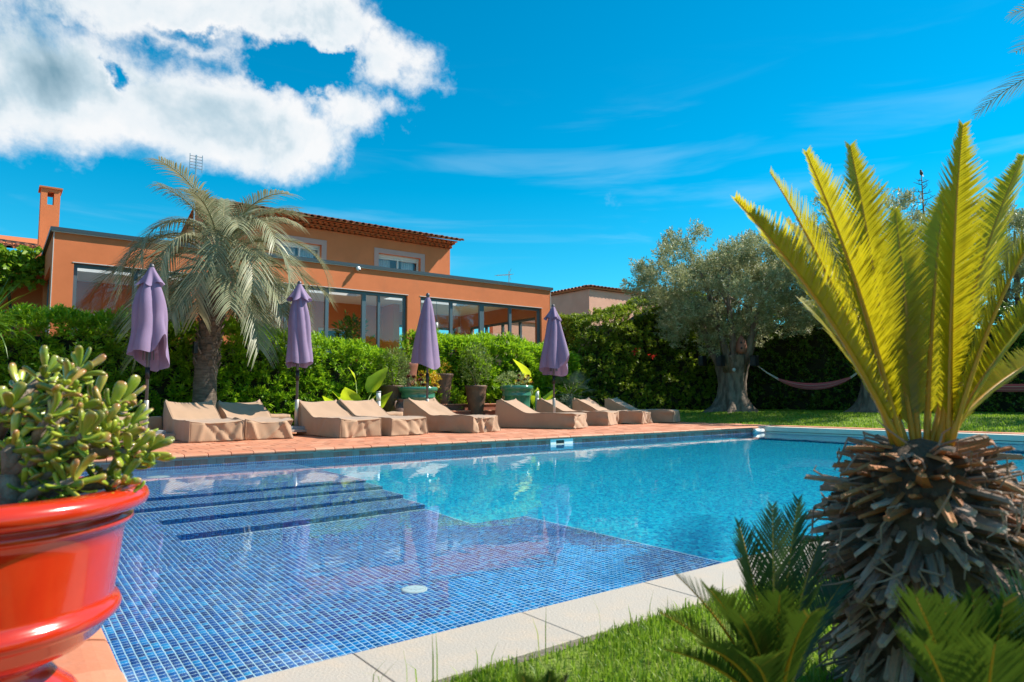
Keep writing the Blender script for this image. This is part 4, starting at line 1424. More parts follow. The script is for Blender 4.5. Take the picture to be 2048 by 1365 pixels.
def build_palm():
    r = np.random.default_rng(21)
    base = atY(410, 800, 15.0)
    top = atY(443, 535, 15.05)
    root = empty('palm_tree', (base.x, base.y, 0))
    off = Vector((base.x, base.y, 0))
    H = top.z
    mb = MB()
    path, rad = [], []
    for i in range(25):
        s = i / 24
        path.append(Vector((base.x, base.y, -0.03)).lerp(Vector((top.x, top.y, H)), s) - off)
        path[-1].x -= 0.10 * math.sin(s * math.pi)
        rad.append(0.235 - 0.05 * s + 0.04 * max(0, 0.12 - s) / 0.12 + (0.012 if i % 2 else 0))
    mb.tube(path, rad, 20, ex=lambda i, th: 1 + 0.03 * math.sin(5 * th + i * 1.7))
    mb.build('trunk', 'palm_bark', root, True)
    # old leaf bases up the trunk
    bm_ = MB()
    bm_.add([(-.055, 0, 0), (.055, 0, 0), (-.045, .035, .0), (.045, .035, 0), (-.03, .05, .15), (.03, .05, .15), (-.026, .085, .14), (.026, .085, .14)],
            [(0, 1, 5, 4), (2, 6, 7, 3), (0, 4, 6, 2), (1, 3, 7, 5), (4, 5, 7, 6), (0, 2, 3, 1)])
    bme = shared('leaf_base', bm_, 'palm_bark')
    for k in range(84):
        s = 0.40 + 0.58 * k / 84
        th = k * 2.39996
        i = s * 24
        p = path[int(i)].lerp(path[min(24, int(i) + 1)], i - int(i))
        rr = 0.235 - 0.05 * s - 0.02
        o = link('leaf_base', bme, None, root)
        o.location = (p.x + rr * math.cos(th), p.y + rr * math.sin(th), p.z - 0.05)
        o.rotation_euler = (R(-6 - 18 * s), 0, th - math.pi / 2)
        sc_ = 0.8 + 0.4 * r.random()
        o.scale = (sc_ * 1.1, sc_ * 0.7, sc_)
    crown = Vector((top.x, top.y, H)) - off
    for k in range(52):
        t = k / 51
        az = k * 2.39996 + 0.4
        e0 = R(88 - 66 * t ** 1.15 + r.normal() * 5)
        L = 2.6 + 0.2 * r.normal() if t > 0.26 else 1.95 + 0.2 * r.normal()
        bend = R(140 + 30 * math.sin(math.pi * t) + r.normal() * 12) if t > 0.26 else R(50 + 70 * r.random())
        if t > 0.66:
            q_ = (t - 0.66) / 0.34
            e0, bend, L = R(24 - 38 * q_ + r.normal() * 6), R(92 - 28 * q_ + r.normal() * 6), 2.45 - 0.1 * q_ + 0.15 * r.normal()
        p = crown + Vector((math.cos(az) * 0.10, math.sin(az) * 0.10, 0.30 - 0.55 * t))
        frond(arch(p, az, e0, bend, L, 16, 1.0), 0.60, 0.027, 40, 'palm_leaf', 'palm_rib', root, r, fwd=1.1, vee=0.45, droop=0.35 + 0.3 * r.random(), s0=0.22, rib_r=0.020,
              lenf=lambda u: np.sin(np.pi * np.clip(0.22 + 0.66 * u, 0, 1)) ** 0.6)
    MB().box(-0.30, -0.23, -0.27, -0.13, 1.62, 1.86).build('speaker_box', 'black', root)
    tag(root, 'feathery grey-green palm with arching fronds before the villa', 'palm tree')
    # a palm that stands out of frame reaches in at the upper right
    b2 = CAM + ray(2390, 60) * 6.2
    root2 = empty('palm_tree', (b2.x, b2.y, 0))
    o2 = Vector((b2.x, b2.y, 0))
    hz = b2.z - 0.1
    MB().tube([(0, 0, -0.03), (0.05, 0, hz * 0.5), (0, 0, hz)], [0.24, 0.19, 0.16], 16).build('trunk', 'palm_bark', root2, True)
    back = math.atan2(-_r.y, -_r.x)
    for k in range(15):
        az = back + k * 2 * math.pi / 15
        e0 = R(50 if k % 2 == 0 else 22)
        L = 1.55 if k in (0, 1, 14) else 1.8
        frond(arch((0, 0, hz), az, e0 + (R(6) if k == 0 else 0), R(60), L), 0.42, 0.014, 34, 'palm_leaf', 'palm_rib', root2, r, fwd=0.8, vee=0.2, droop=0.25, s0=0.2, rib_r=0.012)
    tag(root2, 'palm whose dark leaflet tips hang in at the upper right edge', 'palm tree')


build_palm()


def olive(label, base, zc, rx, rz, trunk_h, trunk_r, clumps, per, seed, lean=(0, 0), detail=True):
    r = np.random.default_rng(seed)
    bz = float(lawn_z(base[0], base[1])) - 0.03
    root = empty('olive_tree', (base[0], base[1], bz))
    mb = MB()
    n, rows = 48, 30
    ph = r.uniform(0, 6.28, 6)
    vs, fs = [], []
    for i in range(rows + 1):
        s = i / rows
        z = trunk_h * s
        rad = trunk_r * (0.62 + 0.55 * math.exp(-s * 7.0) - 0.12 * math.sin(s * math.pi) + 0.22 * max(0, s - 0.55) * 2)
        if i == rows:
            rad *= 0.6
        for k in range(n):
            th = 2 * math.pi * k / n
            tw = th + 0.5 * s
            lobe = 1 + 0.17 * math.cos(3 * tw + ph[0]) + 0.12 * math.cos(5 * tw + ph[1] + s * 2) + 0.06 * math.cos(9 * tw + ph[2] + 3 * s) + 0.035 * math.cos(17 * tw + ph[3] + 5 * s) + 0.05 * math.sin(9 * s + 2 * th + ph[4])
            lobe += math.exp(-s * 9) * 0.22 * math.cos(7 * th + ph[5])
            vs.append((rad * lobe * math.cos(th) * 1.12, rad * lobe * math.sin(th), z))
    for i in range(rows):
        for k in range(n):
            k2 = (k + 1) % n
            fs.append((i * n + k, i * n + k2, (i + 1) * n + k2, (i + 1) * n + k))
    fs.append(tuple(rows * n + k for k in range(n)))
    mb.add(vs, fs)
    mb.build('trunk', 'olive_bark', root, True)
    cz = zc - bz
    cen = []
    for _ in range(6000):
        if len(cen) >= clumps:
            break
        d = r.normal(size=3)
        d /= np.linalg.norm(d)
        rr = r.random() ** 0.45
        p = np.array([d[0] * rx * rr, d[1] * rx * rr, cz + d[2] * rz * rr])
        lim = 1 + 0.16 * math.sin(3 * math.atan2(d[1], d[0]) + seed) + 0.1 * math.sin(7 * math.atan2(d[1], d[0]))
        if np.linalg.norm(d * rr) > lim:
            continue
        if p[2] < trunk_h + 0.1 and np.hypot(p[0], p[1]) < rx * 0.35:
            continue
        if all(np.linalg.norm(p - q) > 0.38 for q in cen[-40:]):
            cen.append(p)
    cen = np.array(cen)
    # limbs fork towards the clumps
    nl = 7
    for k in range(nl):
        a = 2 * math.pi * k / nl + r.normal() * 0.2
        mb = MB()
        b0 = Vector((trunk_r * 0.45 * math.cos(a), trunk_r * 0.4 * math.sin(a), trunk_h * 0.72))
        p1 = b0 + Vector((math.cos(a) * rx * 0.10, math.sin(a) * rx * 0.10, rz * 0.30))
        p2 = Vector((math.cos(a) * rx * 0.34, math.sin(a) * rx * 0.34, cz - rz * 0.25))
        p3 = Vector((math.cos(a) * rx * 0.55, math.sin(a) * rx * 0.55, cz + rz * 0.25))
        mb.tube([b0, p1 + Vector(r.normal(size=3) * 0.08), p2 + Vector(r.normal(size=3) * 0.1), p3], [trunk_r * 0.24, trunk_r * 0.17, 0.07, 0.025], 9, ex=lambda i, th: 1 + 0.12 * math.sin(3 * th + i))
        for q in range(6):
            t = 0.35 + 0.1 * q
            s_ = p1.lerp(p3, t)
            c = cen[int(r.integers(len(cen)))]
            best = min((cc for cc in cen[r.integers(0, len(cen), 12)]), key=lambda cc: (Vector(cc) - s_).length)
            e = Vector(best)
            md = s_.lerp(e, 0.5) + Vector((0, 0, 0.12))
            mb.tube([s_, md, e], [0.035, 0.022, 0.008], 5, False)
        mb.build('limb', 'olive_bark', root, True)
    tw = per // 14
    C = np.repeat(cen, tw, 0)
    m = len(C)
    d = nrm(r.normal(size=(m, 3)))
    Pt = C + d * (r.random((m, 1)) ** 0.6) * np.array([0.44, 0.44, 0.36]) * (rx / 3.2)
    out = nrm(Pt - np.array([0, 0, cz - rz * 0.6]))
    Dt = nrm(out * 0.7 + np.array([0, 0, 0.55]) + r.normal(size=(m, 3)) * 0.5)
    pos, dr, Ls, Ws, up = shoots_to_leaves(Pt, Dt, 14, 0.10, 0.026, r, 0.75, 0.26)
    va = np.clip(0.42 + np.repeat(r.normal(size=m) * 0.14, 14) + r.normal(size=len(pos)) * 0.2, 0, 1)
    up = nrm(r.normal(size=pos.shape))
    o = link('crown', leaf_mesh('crown', pos, dr, Ls, Ws, 0.12, up, 0.02, r, va), 'olive_leaf', root)
    o['kind'] = 'stuff'
    return tag(root, label, 'olive tree', 'olive trees on the far lawn'), bz


OL = (19.75, 13.75)
OLIVE, OBZ = olive('big old olive tree with gnarled trunk at the end of the loungers', OL, 4.25, 3.25, 2.05, 1.95, 0.72, 185, 680, 31)
O2 = atX(1745, 830, 20.9)
olive('olive tree half hidden behind the cycad, between the two hammocks', (O2.x, O2.y), 4.55, 2.6, 2.2, 1.9, 0.5, 120, 560, 32)
olive('grey olive tree beyond the boundary hedge at the right edge', (26.2, 7.6), 5.2, 2.5, 2.2, 2.4, 0.4, 100, 460, 33)
olive('olive tree past the right edge that holds the second hammock', (21.7, 3.2), 4.6, 2.2, 1.8, 2.0, 0.45, 50, 300, 34)


def build_bare_conifer():
    r = np.random.default_rng(9)
    tip = CAM + ray(1843, 352) * 25.0
    root = empty('bare_conifer', (tip.x, tip.y, 0))
    H = tip.z
    MB().tube([(0, 0, -0.05), (0.03, 0, H * 0.5), (0, 0, H)], [0.14, 0.08, 0.012], 8).build('trunk', 'wood', root, True)
    for k in range(46):
        z = H * (0.55 + 0.44 * (k / 46))
        a = k * 2.4
        L = 0.15 + (H - z) * 0.30
        e = (math.cos(a) * L, math.sin(a) * L, z + L * 0.25)
        mb = MB().tube([(0, 0, z), (e[0] * .5, e[1] * .5, z + L * 0.05), e], [0.018, 0.012, 0.006], 5)
        for q in range(3):
            t = 0.4 + 0.2 * q
            b = Vector((e[0] * t, e[1] * t, z + L * 0.2 * t))
            mb.tube([b, b + Vector((r.normal() * .1, r.normal() * .1, .1))], [0.007, 0.004], 4)
        mb.build('branch', 'wood', root)
    tag(root, 'thin bare conifer top against the sky behind the olive trees', 'tree')
    b = MB()
    b.lathe([(0.0, -0.10), (0.02, -0.09), (0.05, -0.04), (0.058, 0.01), (0.045, 0.06), (0.028, 0.085)], 14)
    b.lathe([(0.028, 0.085), (0.036, 0.11), (0.03, 0.135), (0.0, 0.148)], 14)
    bo = b.build('bird', pm('feather', (0.06, 0.05, 0.045), (0.10, 0.08, 0.06), 0.8, scale=30), None, True)
    MB().add([(0.028, 0.01, 0.115), (0.028, -0.01, 0.115), (0.028, 0, 0.103), (0.065, 0, 0.105)], [(0, 1, 3), (1, 2, 3), (2, 0, 3)]).build('beak', 'black', bo)
    MB().add([(-0.03, 0.02, -0.07), (-0.03, -0.02, -0.07), (-0.06, 0.018, -0.17), (-0.06, -0.018, -0.17), (-0.035, 0, -0.09)], [(0, 1, 3, 2), (0, 2, 4), (1, 4, 3)]).build('tail', 'black', bo)
    bo.location = (tip.x, tip.y, H + 0.09)
    bo.rotation_euler = (0, R(14), 1.0)
    tag(bo, 'small dark bird perched on the bare conifer top', 'bird')


build_bare_conifer()


# ---------------------------------------------------------------- foreground cycad
def build_cycad():
    r = np.random.default_rng(41)
    D0 = 1.62
    c = CAM + ray(1842, 885) * D0
    root = empty('cycad', (c.x, c.y, 0))
    H = c.z
    tr = MB()
    prof = [(0.12, -0.03), (0.15, 0.05), (0.17, 0.18), (0.17, 0.32), (0.155, 0.43), (0.12, H - 0.06), (0.075, H - 0.01), (0.0, H + 0.01)]
    tr.lathe(prof, 28, fn=lambda i, th, z: 1 + 0.06 * math.sin(6 * th + 3 * i))
    tr.build('trunk', 'fibre', root, True)
    # cut leaf stalks: straight blunt stubs in tight spirals, five shapes shared by the 300 that face the pool
    shapes, smb = [], []
    for q in range(5):
        L, w, t = [(0.120, 0.020, 0.008), (0.105, 0.025, 0.007), (0.135, 0.018, 0.007), (0.115, 0.023, 0.006), (0.095, 0.028, 0.008)][q]
        mb = MB()
        sec = []
        ns = 5
        for i in range(ns):
            s = i / (ns - 1)
            ww = w * (1.7 - 1.0 * s ** 0.6)
            tt = t * (1.3 - 0.4 * s)
            lift = (0.006 * (q - 2)) * s * s
            sec += [(s * L, -ww / 2, lift), (s * L, -ww * 0.28, lift + tt * 0.8), (s * L, 0, lift + tt * 0.55), (s * L, ww * 0.3, lift + tt * 0.85), (s * L, ww / 2, lift), (s * L + (0.006 if i == ns - 1 else 0), 0, lift - tt * 0.6)]
        fs = []
        for i in range(ns - 1):
            for k in range(6):
                k2 = (k + 1) % 6
                fs.append((i * 6 + k, i * 6 + k2, (i + 1) * 6 + k2, (i + 1) * 6 + k))
        fs.append(tuple((ns - 1) * 6 + k for k in range(6)))
        mb.add(sec, fs)
        smb.append(mb)
        shapes.append((shared('leaf_stalk', mb, 'dry'), shared('leaf_stalk', mb, 'dry_new')))
    zz = np.array([p[1] for p in prof])
    rr_ = np.array([p[0] for p in prof])
    N = 600
    far = MB()
    face = math.atan2(CAM.y - c.y, CAM.x - c.x)
    made = 0
    for k in range(N):
        s = (k + 0.5) / N
        z = 0.03 + (H - 0.045) * s
        th = k * 2.39996 + r.normal() * 0.05
        rad = float(np.interp(z, zz, rr_)) - 0.03
        pit = R(-60 + 66 * s ** 1.1 + r.normal() * 9)
        m = (0.7 + 0.5 * r.random()) * (1.0 if s < 0.85 else 0.85)
        e = Euler((r.normal() * 0.35, -pit, th + r.normal() * 0.12), 'XYZ')
        pos = Vector((rad * math.cos(th), rad * math.sin(th), z))
        sc_ = Vector((m * 1.02, m * 1.08, m * 1.1))
        q = int(r.integers(5))
        if math.cos(th - face) > 0.0 and made < 300:
            o = link('leaf_stalk', shapes[q][1 if s > 0.80 + 0.1 * r.normal() else 0], None, root)
            o.location, o.rotation_euler, o.scale = pos, e, sc_
            made += 1
        else:
            mt = Matrix.Translation(pos) @ e.to_matrix().to_4x4() @ Matrix.Diagonal((*sc_, 1))
            far.add([mt @ Vector(v_) for v_ in smb[q].v], smb[q].f)
    far.build('far_leaf_stalks', 'dry', root)['kind'] = 'stuff'
    sb = MB()
    for k in range(200):                                       # short worn stubs fill the gaps
        z = 0.02 + (H - 0.05) * (k + 0.5) / 200
        th = k * 2.39996 + 1.1
        rad = float(np.interp(z, zz, rr_)) - 0.02
        pit = R(-50 + 60 * z / H + r.normal() * 14)
        d = Vector((math.cos(th) * math.cos(pit), math.sin(th) * math.cos(pit), math.sin(pit)))
        p = Vector((rad * math.cos(th), rad * math.sin(th), z))
        L = r.uniform(0.045, 0.085)
        sb.tube([p, p + d * L * 0.6, p + d * L], [0.013, 0.0105, 0.007], 5)
    sb.build('worn_stubs', 'fibre', root)['kind'] = 'stuff'
    fb = MB()
    for k in range(260):                                       # loose dry fibres
        th, z = r.uniform(0, 6.28), r.uniform(0.02, H)
        rad = float(np.interp(z, zz, rr_))
        d = Vector((math.cos(th), math.sin(th), -0.6 + 0.9 * z / H))
        p = Vector((rad * math.cos(th), rad * math.sin(th), z))
        q = p + d * r.uniform(0.05, 0.09)
        e = q + Vector(r.normal(size=3)) * 0.035 - Vector((0, 0, 0.03))
        fb.tube([p, q, q.lerp(e, 0.5) + Vector(r.normal(size=3)) * 0.008, e], [0.0036, 0.003, 0.0026, 0.0014], 4, False)
    fb.build('fibres', 'dry', root)['kind'] = 'stuff'
    # standing fronds: tip pixel, depth of the tip
    tips = [(1470, 398, 1.55), (1540, 345, 1.75), (1572, 440, 1.95), (1612, 305, 1.60), (1700, 292, 1.70), (1925, 250, 1.62), (2046, 312, 1.85), (2110, 400, 1.50),
            (2150, 560, 1.65), (1790, 420, 2.05), (1890, 380, 2.05), (1650, 520, 2.1), (2010, 450, 2.1), (1760, 560, 1.95), (2120, 700, 1.85), (1600, 600, 1.98)]
    off = Vector((c.x, c.y, 0))
    for i, (px, py, dp) in enumerate(tips):
        tip = CAM + ray(px, py) * dp - off
        hd = Vector((tip.x, tip.y, 0))
        a = math.atan2(tip.y, tip.x)
        b0 = Vector((0.055 * math.cos(a), 0.055 * math.sin(a), H - 0.02))
        ctrl = b0.lerp(tip, 0.5) + Vector((0, 0, 0.05)) - hd * 0.10
        pts = [b0 * (1 - t) ** 2 + ctrl * 2 * t * (1 - t) + tip * t * t for t in np.linspace(0, 1, 12)]
        frond(pts, 0.088, 0.0072, 104, 'cycad_leaf', 'cycad_rib', root, r, fwd=0.95, vee=0.55, droop=-0.02, s0=0.11, rib_r=0.0075, segs=3, tipcurl=-0.06,
              lenf=lambda u: np.clip(0.35 + 1.5 * u, 0, 1) * np.clip((1.04 - u) * 3.2, 0.25, 1))
    tag(root, 'large cycad with yellow-green fronds on a shaggy brown trunk', 'cycad')

    def pup(label, bx, tips, Lf, seed, gap=0.0, W=0.0058, n=36):
        rr = np.random.default_rng(seed)
        b = CAM + ray(*bx[:2]) * bx[2]
        ro = empty('young_cycad', (b.x, b.y, 0))
        of = Vector((b.x, b.y, 0))
        MB().lathe([(0.03, -0.03), (0.045, 0.02), (0.035, 0.06), (0.0, 0.08)], 12).build('stem', 'fibre', ro, True)
        for (px, py, dp) in tips:
            tip = CAM + ray(px, py) * dp - of
            hd = Vector((tip.x, tip.y, 0))
            b0 = Vector((0, 0, 0.05))
            ctrl = b0.lerp(tip, 0.5) + Vector((0, 0, 0.04)) - hd * 0.16
            pts = [b0 * (1 - t) ** 2 + ctrl * 2 * t * (1 - t) + tip * t * t for t in np.linspace(0, 1, 10)]
            frond(pts, Lf, W, n, 'pup_leaf', 'cycad_rib', ro, rr, fwd=1.5, vee=0.5, droop=0.0, s0=0.25, rib_r=0.005, segs=2, gap=gap, lenf=lambda u: np.clip(0.5 + 1.2 * u, 0, 1) * np.clip((1.05 - u) * 2.6, 0.25, 1))
        tag(ro, label, 'cycad', 'young cycads')
    pup('young green cycad on the grass just left of the big cycad trunk', (1555, 1500, 1.32),
        [(1318, 1225, 1.25), (1352, 1150, 1.35), (1478, 1048, 1.45), (1545, 1015, 1.45), (1596, 1002, 1.5), (1420, 1180, 1.2), (1330, 1300, 1.15), (1640, 1080, 1.5),
         (1480, 1230, 1.1), (1560, 1190, 1.15), (1400, 1290, 1.08), (1620, 1230, 1.12), (1690, 1160, 1.55), (1500, 1320, 1.05)], 0.085, 51)
    pup('young dark green cycad low in front of the big cycad trunk', (1965, 1620, 1.02),
        [(1832, 1195, 0.95), (1885, 1205, 1.0), (1945, 1190, 1.05), (2008, 1200, 1.02), (2070, 1240, 1.0), (1850, 1290, 0.88), (1990, 1290, 0.86), (2100, 1150, 1.1)], 0.10, 52, 0.0, 0.0062)
    pup('tiny yellowish cycad tip poking up from the near grass', (1085, 1600, 1.12),
        [(1045, 1352, 1.08), (1100, 1345, 1.12), (1135, 1356, 1.15), (1585, 1352, 1.0)][:3], 0.05, 53, 0.0, 0.0045, 40)


build_cycad()


# ---------------------------------------------------------------- loose plants
def rosette(name, n, L, W, mat, parent, rng, e0=(20, 85), segs=4, bend=0.35, loc=(0, 0, 0), fold=0.25):
    """Sword leaves from one crown, one mesh per leaf."""
    loc = Vector(loc)
    for k in range(n):
        a = k * 2.39996
        e = R(e0[1] + (e0[0] - e0[1]) * (k / max(1, n - 1)) + rng.normal() * 4)
        l = L * (0.75 + 0.4 * rng.random())
        pts = arch(loc, a, e, bend * (1.2 - math.sin(e)), l, segs, 1.5)
        V, F = [], []
        sd_ = Vector((-math.sin(a), math.cos(a), 0))
        for i, p in enumerate(pts):
            s = i / segs
            w = W * (0.6 + 0.4 * math.sin(math.pi * min(1, s * 1.4 + 0.15))) * (1 - s ** 4)
            up = Vector((0, 0, 1)) * w * fold
            V += [p - sd_ * w / 2 + up, p, p + sd_ * w / 2 + up]
        for i in range(segs):
            for q in (0, 1):
                F.append((3 * i + q, 3 * i + q + 1, 3 * i + q + 4, 3 * i + q + 3))
        mesh_obj(name, V, F, mat, parent, True, [float(np.clip(0.5 + rng.normal() * 0.25, 0, 1))] * len(V))


def bush(name, P0, rad, n, L, W, mat, parent, rng, k=8, upw=0.6, stems=True, sq=(1, 1, 1)):
    m = n // k
    d = nrm(rng.normal(size=(m, 3)))
    P = np.array(P0) + d * rad * (0.35 + 0.65 * rng.random((m, 1)) ** 0.5) * np.array(sq)
    D = d * 0.8 + np.array([0, 0, upw]) + rng.normal(size=(m, 3)) * 0.35
    pos, dr, Ls, Ws, up = shoots_to_leaves(P, D, k, L, W, rng, 0.7, L * 1.6)
    o = link(name, leaf_mesh(name, pos, dr, Ls, Ws, 0.15, up, 0.05, rng, np.clip(0.5 + rng.normal(size=len(pos)) * 0.22, 0, 1)), mat, parent)
    o['kind'] = 'stuff'
    return o


def paddle(parent, base, az, h, L, W, lean, rng, bend=0.5):
    """A banana-like leaf: stalk with a broad split blade."""
    base = Vector(base)
    top = base + Vector((math.cos(az) * lean, math.sin(az) * lean, h))
    st = MB().tube([base, base.lerp(top, 0.5) + Vector((-math.cos(az), -math.sin(az), 0)) * lean * 0.2, top], [0.02, 0.015, 0.010], 6).build('leaf_stalk', 'strelitzia_stalk', parent, True)
    d = Vector((math.cos(az) * 0.35, math.sin(az) * 0.35, 1)).normalized()
    sd_ = Vector((-math.sin(az + 0.6), math.cos(az + 0.6), 0))
    nn = d.cross(sd_)
    V, F = [], []
    n = 12
    for i in range(n + 1):
        s = i / n
        c = top + d * L * s + Vector((math.cos(az), math.sin(az), -0.4)) * bend * L * s * s * 0.5
        w = W * (math.sin(math.pi * (0.08 + 0.9 * s) ** 0.85)) * (1 + 0.05 * rng.normal())
        for q in (-1, -0.5, 0, 0.5, 1):
            V.append(c + sd_ * w / 2 * q + nn * (abs(q) * 0.16 * w + 0.012 * math.sin(9 * s + q * 3)))
    for i in range(n):
        for q in range(4):
            F.append((5 * i + q, 5 * i + q + 1, 5 * i + q + 6, 5 * i + q + 5))
    mesh_obj('leaf', V, F, 'strelitzia', parent, True, [float(np.clip(0.5 + rng.normal() * 0.3, 0, 1))] * len(V))


M['strelitzia_stalk'] = pm('strelitzia_stalk', (0.22, 0.30, 0.04), (0.16, 0.24, 0.03), 0.5)


def build_plants():
    r = np.random.default_rng(61)
    # yucca at the left edge
    p = atY(-25, 640, 15.0)
    y = empty('yucca', (p.x, p.y, 0))
    MB().tube([(0, 0, -0.02), (0.04, 0, 1.0), (0, 0, p.z - 0.05)], [0.11, 0.085, 0.07], 10).build('stem', 'palm_bark', y, True)
    rosette('leaf', 70, 0.95, 0.045, 'yucca', y, r, (-30, 85), 5, 0.5, (0, 0, p.z))
    tag(y, 'spiky bright green yucca at the left edge above the hedge', 'yucca')
    # creeper over the wing wall
    c = empty('creeper', (XL - 2.0, 22.0, 0))
    m = 900
    ez = atY(30, 500, 22.4).z
    X = XL - 0.1 - 4.5 * r.random(m)
    Z = ez - 0.12 - 1.15 * r.random(m) * (1 - 0.25 * np.sin(X * 3))
    Yy = 22.05 - 0.35 * r.random(m)
    P = np.stack([X - (XL - 2.0), Yy - 22.0, Z], 1)
    pos, dr, Ls, Ws, up = shoots_to_leaves(P, np.tile([0.1, -0.8, 0.2], (m, 1)) + r.normal(size=(m, 3)) * 0.5, 8, 0.13, 0.12, r, 0.9, 0.16)
    link('foliage', leaf_mesh('foliage', pos, dr, Ls, Ws, 0.15, up, 0.15, r), 'vine', c)['kind'] = 'stuff'
    MB().tube([(1.3, 0.1, 0), (1.45, 0.05, 2.0), (1.2, 0.0, ez - 0.6), (-0.5, 0.0, ez - 0.4)], [0.05, 0.045, 0.035, 0.02], 8).build('stem', 'wood', c, True)
    bm2 = MB().box(-2.6, 1.85, 0.1, 0.26, 0, ez - 1.2)
    tag(c, 'bright green creeper hanging under the tiled eave at the left', 'creeper')
    # bird of paradise clumps
    for (px, Y, lab, lv) in ((722, 14.75, 'broad-leaved plant with yellow-green paddles behind the lounger near the lamp', [(-2.6, .50, .55, .44, .30), (2.6, .45, .55, .40, .40), (0.1, .85, .72, .46, .32), (1.6, .45, .5, .36, .3), (-1.4, .35, .5, .40, .25), (3.0, .35, .5, .36, .55), (-0.3, .45, .5, .36, .50), (2.0, 1.1, .4, .14, .1)]),
                             (1072, 15.3, 'broad-leaved plant with lit paddles beside the right-hand green pot', [(2.6, 1.15, .80, .36, .25), (-1.0, .25, .85, .46, .30), (0.2, .35, .7, .36, .25), (-2.2, .4, .7, .36, .25), (1.2, .6, .6, .34, .3)])):
        q = atY(px, 800, Y)
        s = empty('paddle_plant', (q.x, q.y, -0.01))
        for (az, h, L, W, ln) in lv:
            paddle(s, (0.05 * r.normal(), 0.05 * r.normal(), 0), az, h, L, W, ln, r)
        tag(s, lab, 'plant', 'broad-leaved plants')
    # agave and low grey herbs by the loungers
    q = atY(1262, 800, 15.4)
    a = empty('agave', (q.x, q.y, 0.0))
    rosette('leaf', 13, 0.62, 0.075, 'grey_plant', a, r, (25, 85), 5, 0.35)
    tag(a, 'grey spiky agave in front of the side hedge', 'agave')
    q = atY(1140, 800, 15.2)
    a = empty('lavender_bush', (q.x, q.y, 0))
    bush('foliage', (0, 0, 0.34), 0.42, 2600, 0.07, 0.012, 'grey_plant', a, r, 10, 0.9, sq=(1.3, 1, 0.8))
    MB().tube([(0, 0, -0.02), (0.02, 0, 0.25)], [0.03, 0.015], 6).build('stem', 'wood', a, True)
    tag(a, 'low grey-green herb bush behind the second lounger past the fourth umbrella', 'shrub')
    q = atY(1140, 760, 16.0)
    f = empty('fan_palm', (q.x, q.y, 0))
    MB().tube([(0, 0, -0.02), (0, 0, 0.75)], [0.09, 0.07], 10).build('trunk', 'palm_bark', f, True)
    for k in range(14):
        az, e = k * 2.4, R(70 - 5.5 * k)
        st = Vector((math.cos(az) * math.cos(e), math.sin(az) * math.cos(e), math.sin(e))) * 0.5 + Vector((0, 0, 0.75))
        ro = MB().tube([(0, 0, 0.75), st], [0.012, 0.008], 5).build('fan_leaf', 'palm_rib', f, True)
        d = (st - Vector((0, 0, 0.75))).normalized()
        sd_ = d.cross(Vector((0, 0, 1))).normalized()
        V, F = [], []
        for j in range(19):
            t = R(-80 + 160 * j / 18)
            u = d * math.cos(t) + sd_ * math.sin(t)
            w = sd_ * math.cos(t) - d * math.sin(t)
            o_ = len(V)
            V += [st + u * 0.05, st + u * 0.28 - w * 0.013, st + u * 0.28 + w * 0.013, st + u * 0.47 - Vector((0, 0, 0.07))]
            F += [(o_, o_ + 1, o_ + 2), (o_ + 1, o_ + 3, o_ + 2)]
        mesh_obj('fan_blade', V, F, 'grey_plant', ro, False, [0.5] * len(V))['kind'] = 'stuff'
    tag(f, 'small grey fan palm behind the right-hand umbrella', 'palm tree')


build_plants()

# ================================================================== furniture and pots
M['cover'] = pm('cover', (0.40, 0.245, 0.145), (0.36, 0.22, 0.13), 0.75, scale=3, bump=0.10, bscale=7.0, sheen=0.3, stretch=(1, 1, 0.55))
M['lilac'] = pm('lilac', (0.285, 0.205, 0.335), (0.255, 0.18, 0.305), 0.8, scale=2.0, bump=0.1, bscale=160, trans=0.18)
M['pole'] = pm('pole', (0.10, 0.10, 0.11), None, 0.4, metal=0.4)
M['sleeve'] = pm('sleeve', (0.48, 0.42, 0.36), None, 0.35, metal=0.5)
M['cart'] = pm('cart', (0.44, 0.36, 0.30), (0.36, 0.29, 0.24), 0.8, scale=8)
M['plate'] = pm('plate', (0.30, 0.32, 0.34), None, 0.5, metal=0.3)
M['rubber'] = pm('rubber', (0.03, 0.03, 0.03), None, 0.8)
M['red_glaze'] = pm('red_glaze', (0.50, 0.028, 0.006), (0.41, 0.020, 0.005), 0.2, scale=3, spec=0.5, coat=0.5, bump=0.03, bscale=14, dirt=(0.40, 0.03, 0.01), dscale=5)
M['green_glaze'] = pm('green_glaze', (0.045, 0.185, 0.115), (0.06, 0.23, 0.15), 0.18, scale=4, coat=0.7, dirt=(0.03, 0.15, 0.10), dscale=3)
M['brown_pot'] = pm('brown_pot', (0.17, 0.085, 0.055), (0.10, 0.06, 0.045), 0.55, scale=6, bump=0.4, bscale=30, dirt=(0.22, 0.13, 0.09), dscale=4)
M['clay_pot'] = pm('clay_pot', (0.26, 0.095, 0.055), (0.20, 0.075, 0.05), 0.6, scale=5, dirt=(0.15, 0.07, 0.05), dscale=3)
M['soil'] = pm('soil', (0.06, 0.04, 0.028), (0.10, 0.07, 0.05), 0.95, scale=30, bump=1.0, bscale=60)
M['hammock'] = None


def smooth_pts(V, F, it=1, lam=0.5):
    n = len(V)
    for _ in range(it):
        acc = np.zeros_like(V)
        cnt = np.zeros(n)
        for q in range(F.shape[1]):
            a, b = F[:, q], F[:, (q + 1) % F.shape[1]]
            np.add.at(acc, a, V[b])
            np.add.at(acc, b, V[a])
            np.add.at(cnt, a, 1)
            np.add.at(cnt, b, 1)
        V = V * (1 - lam) + lam * acc / cnt[:, None]
    return V


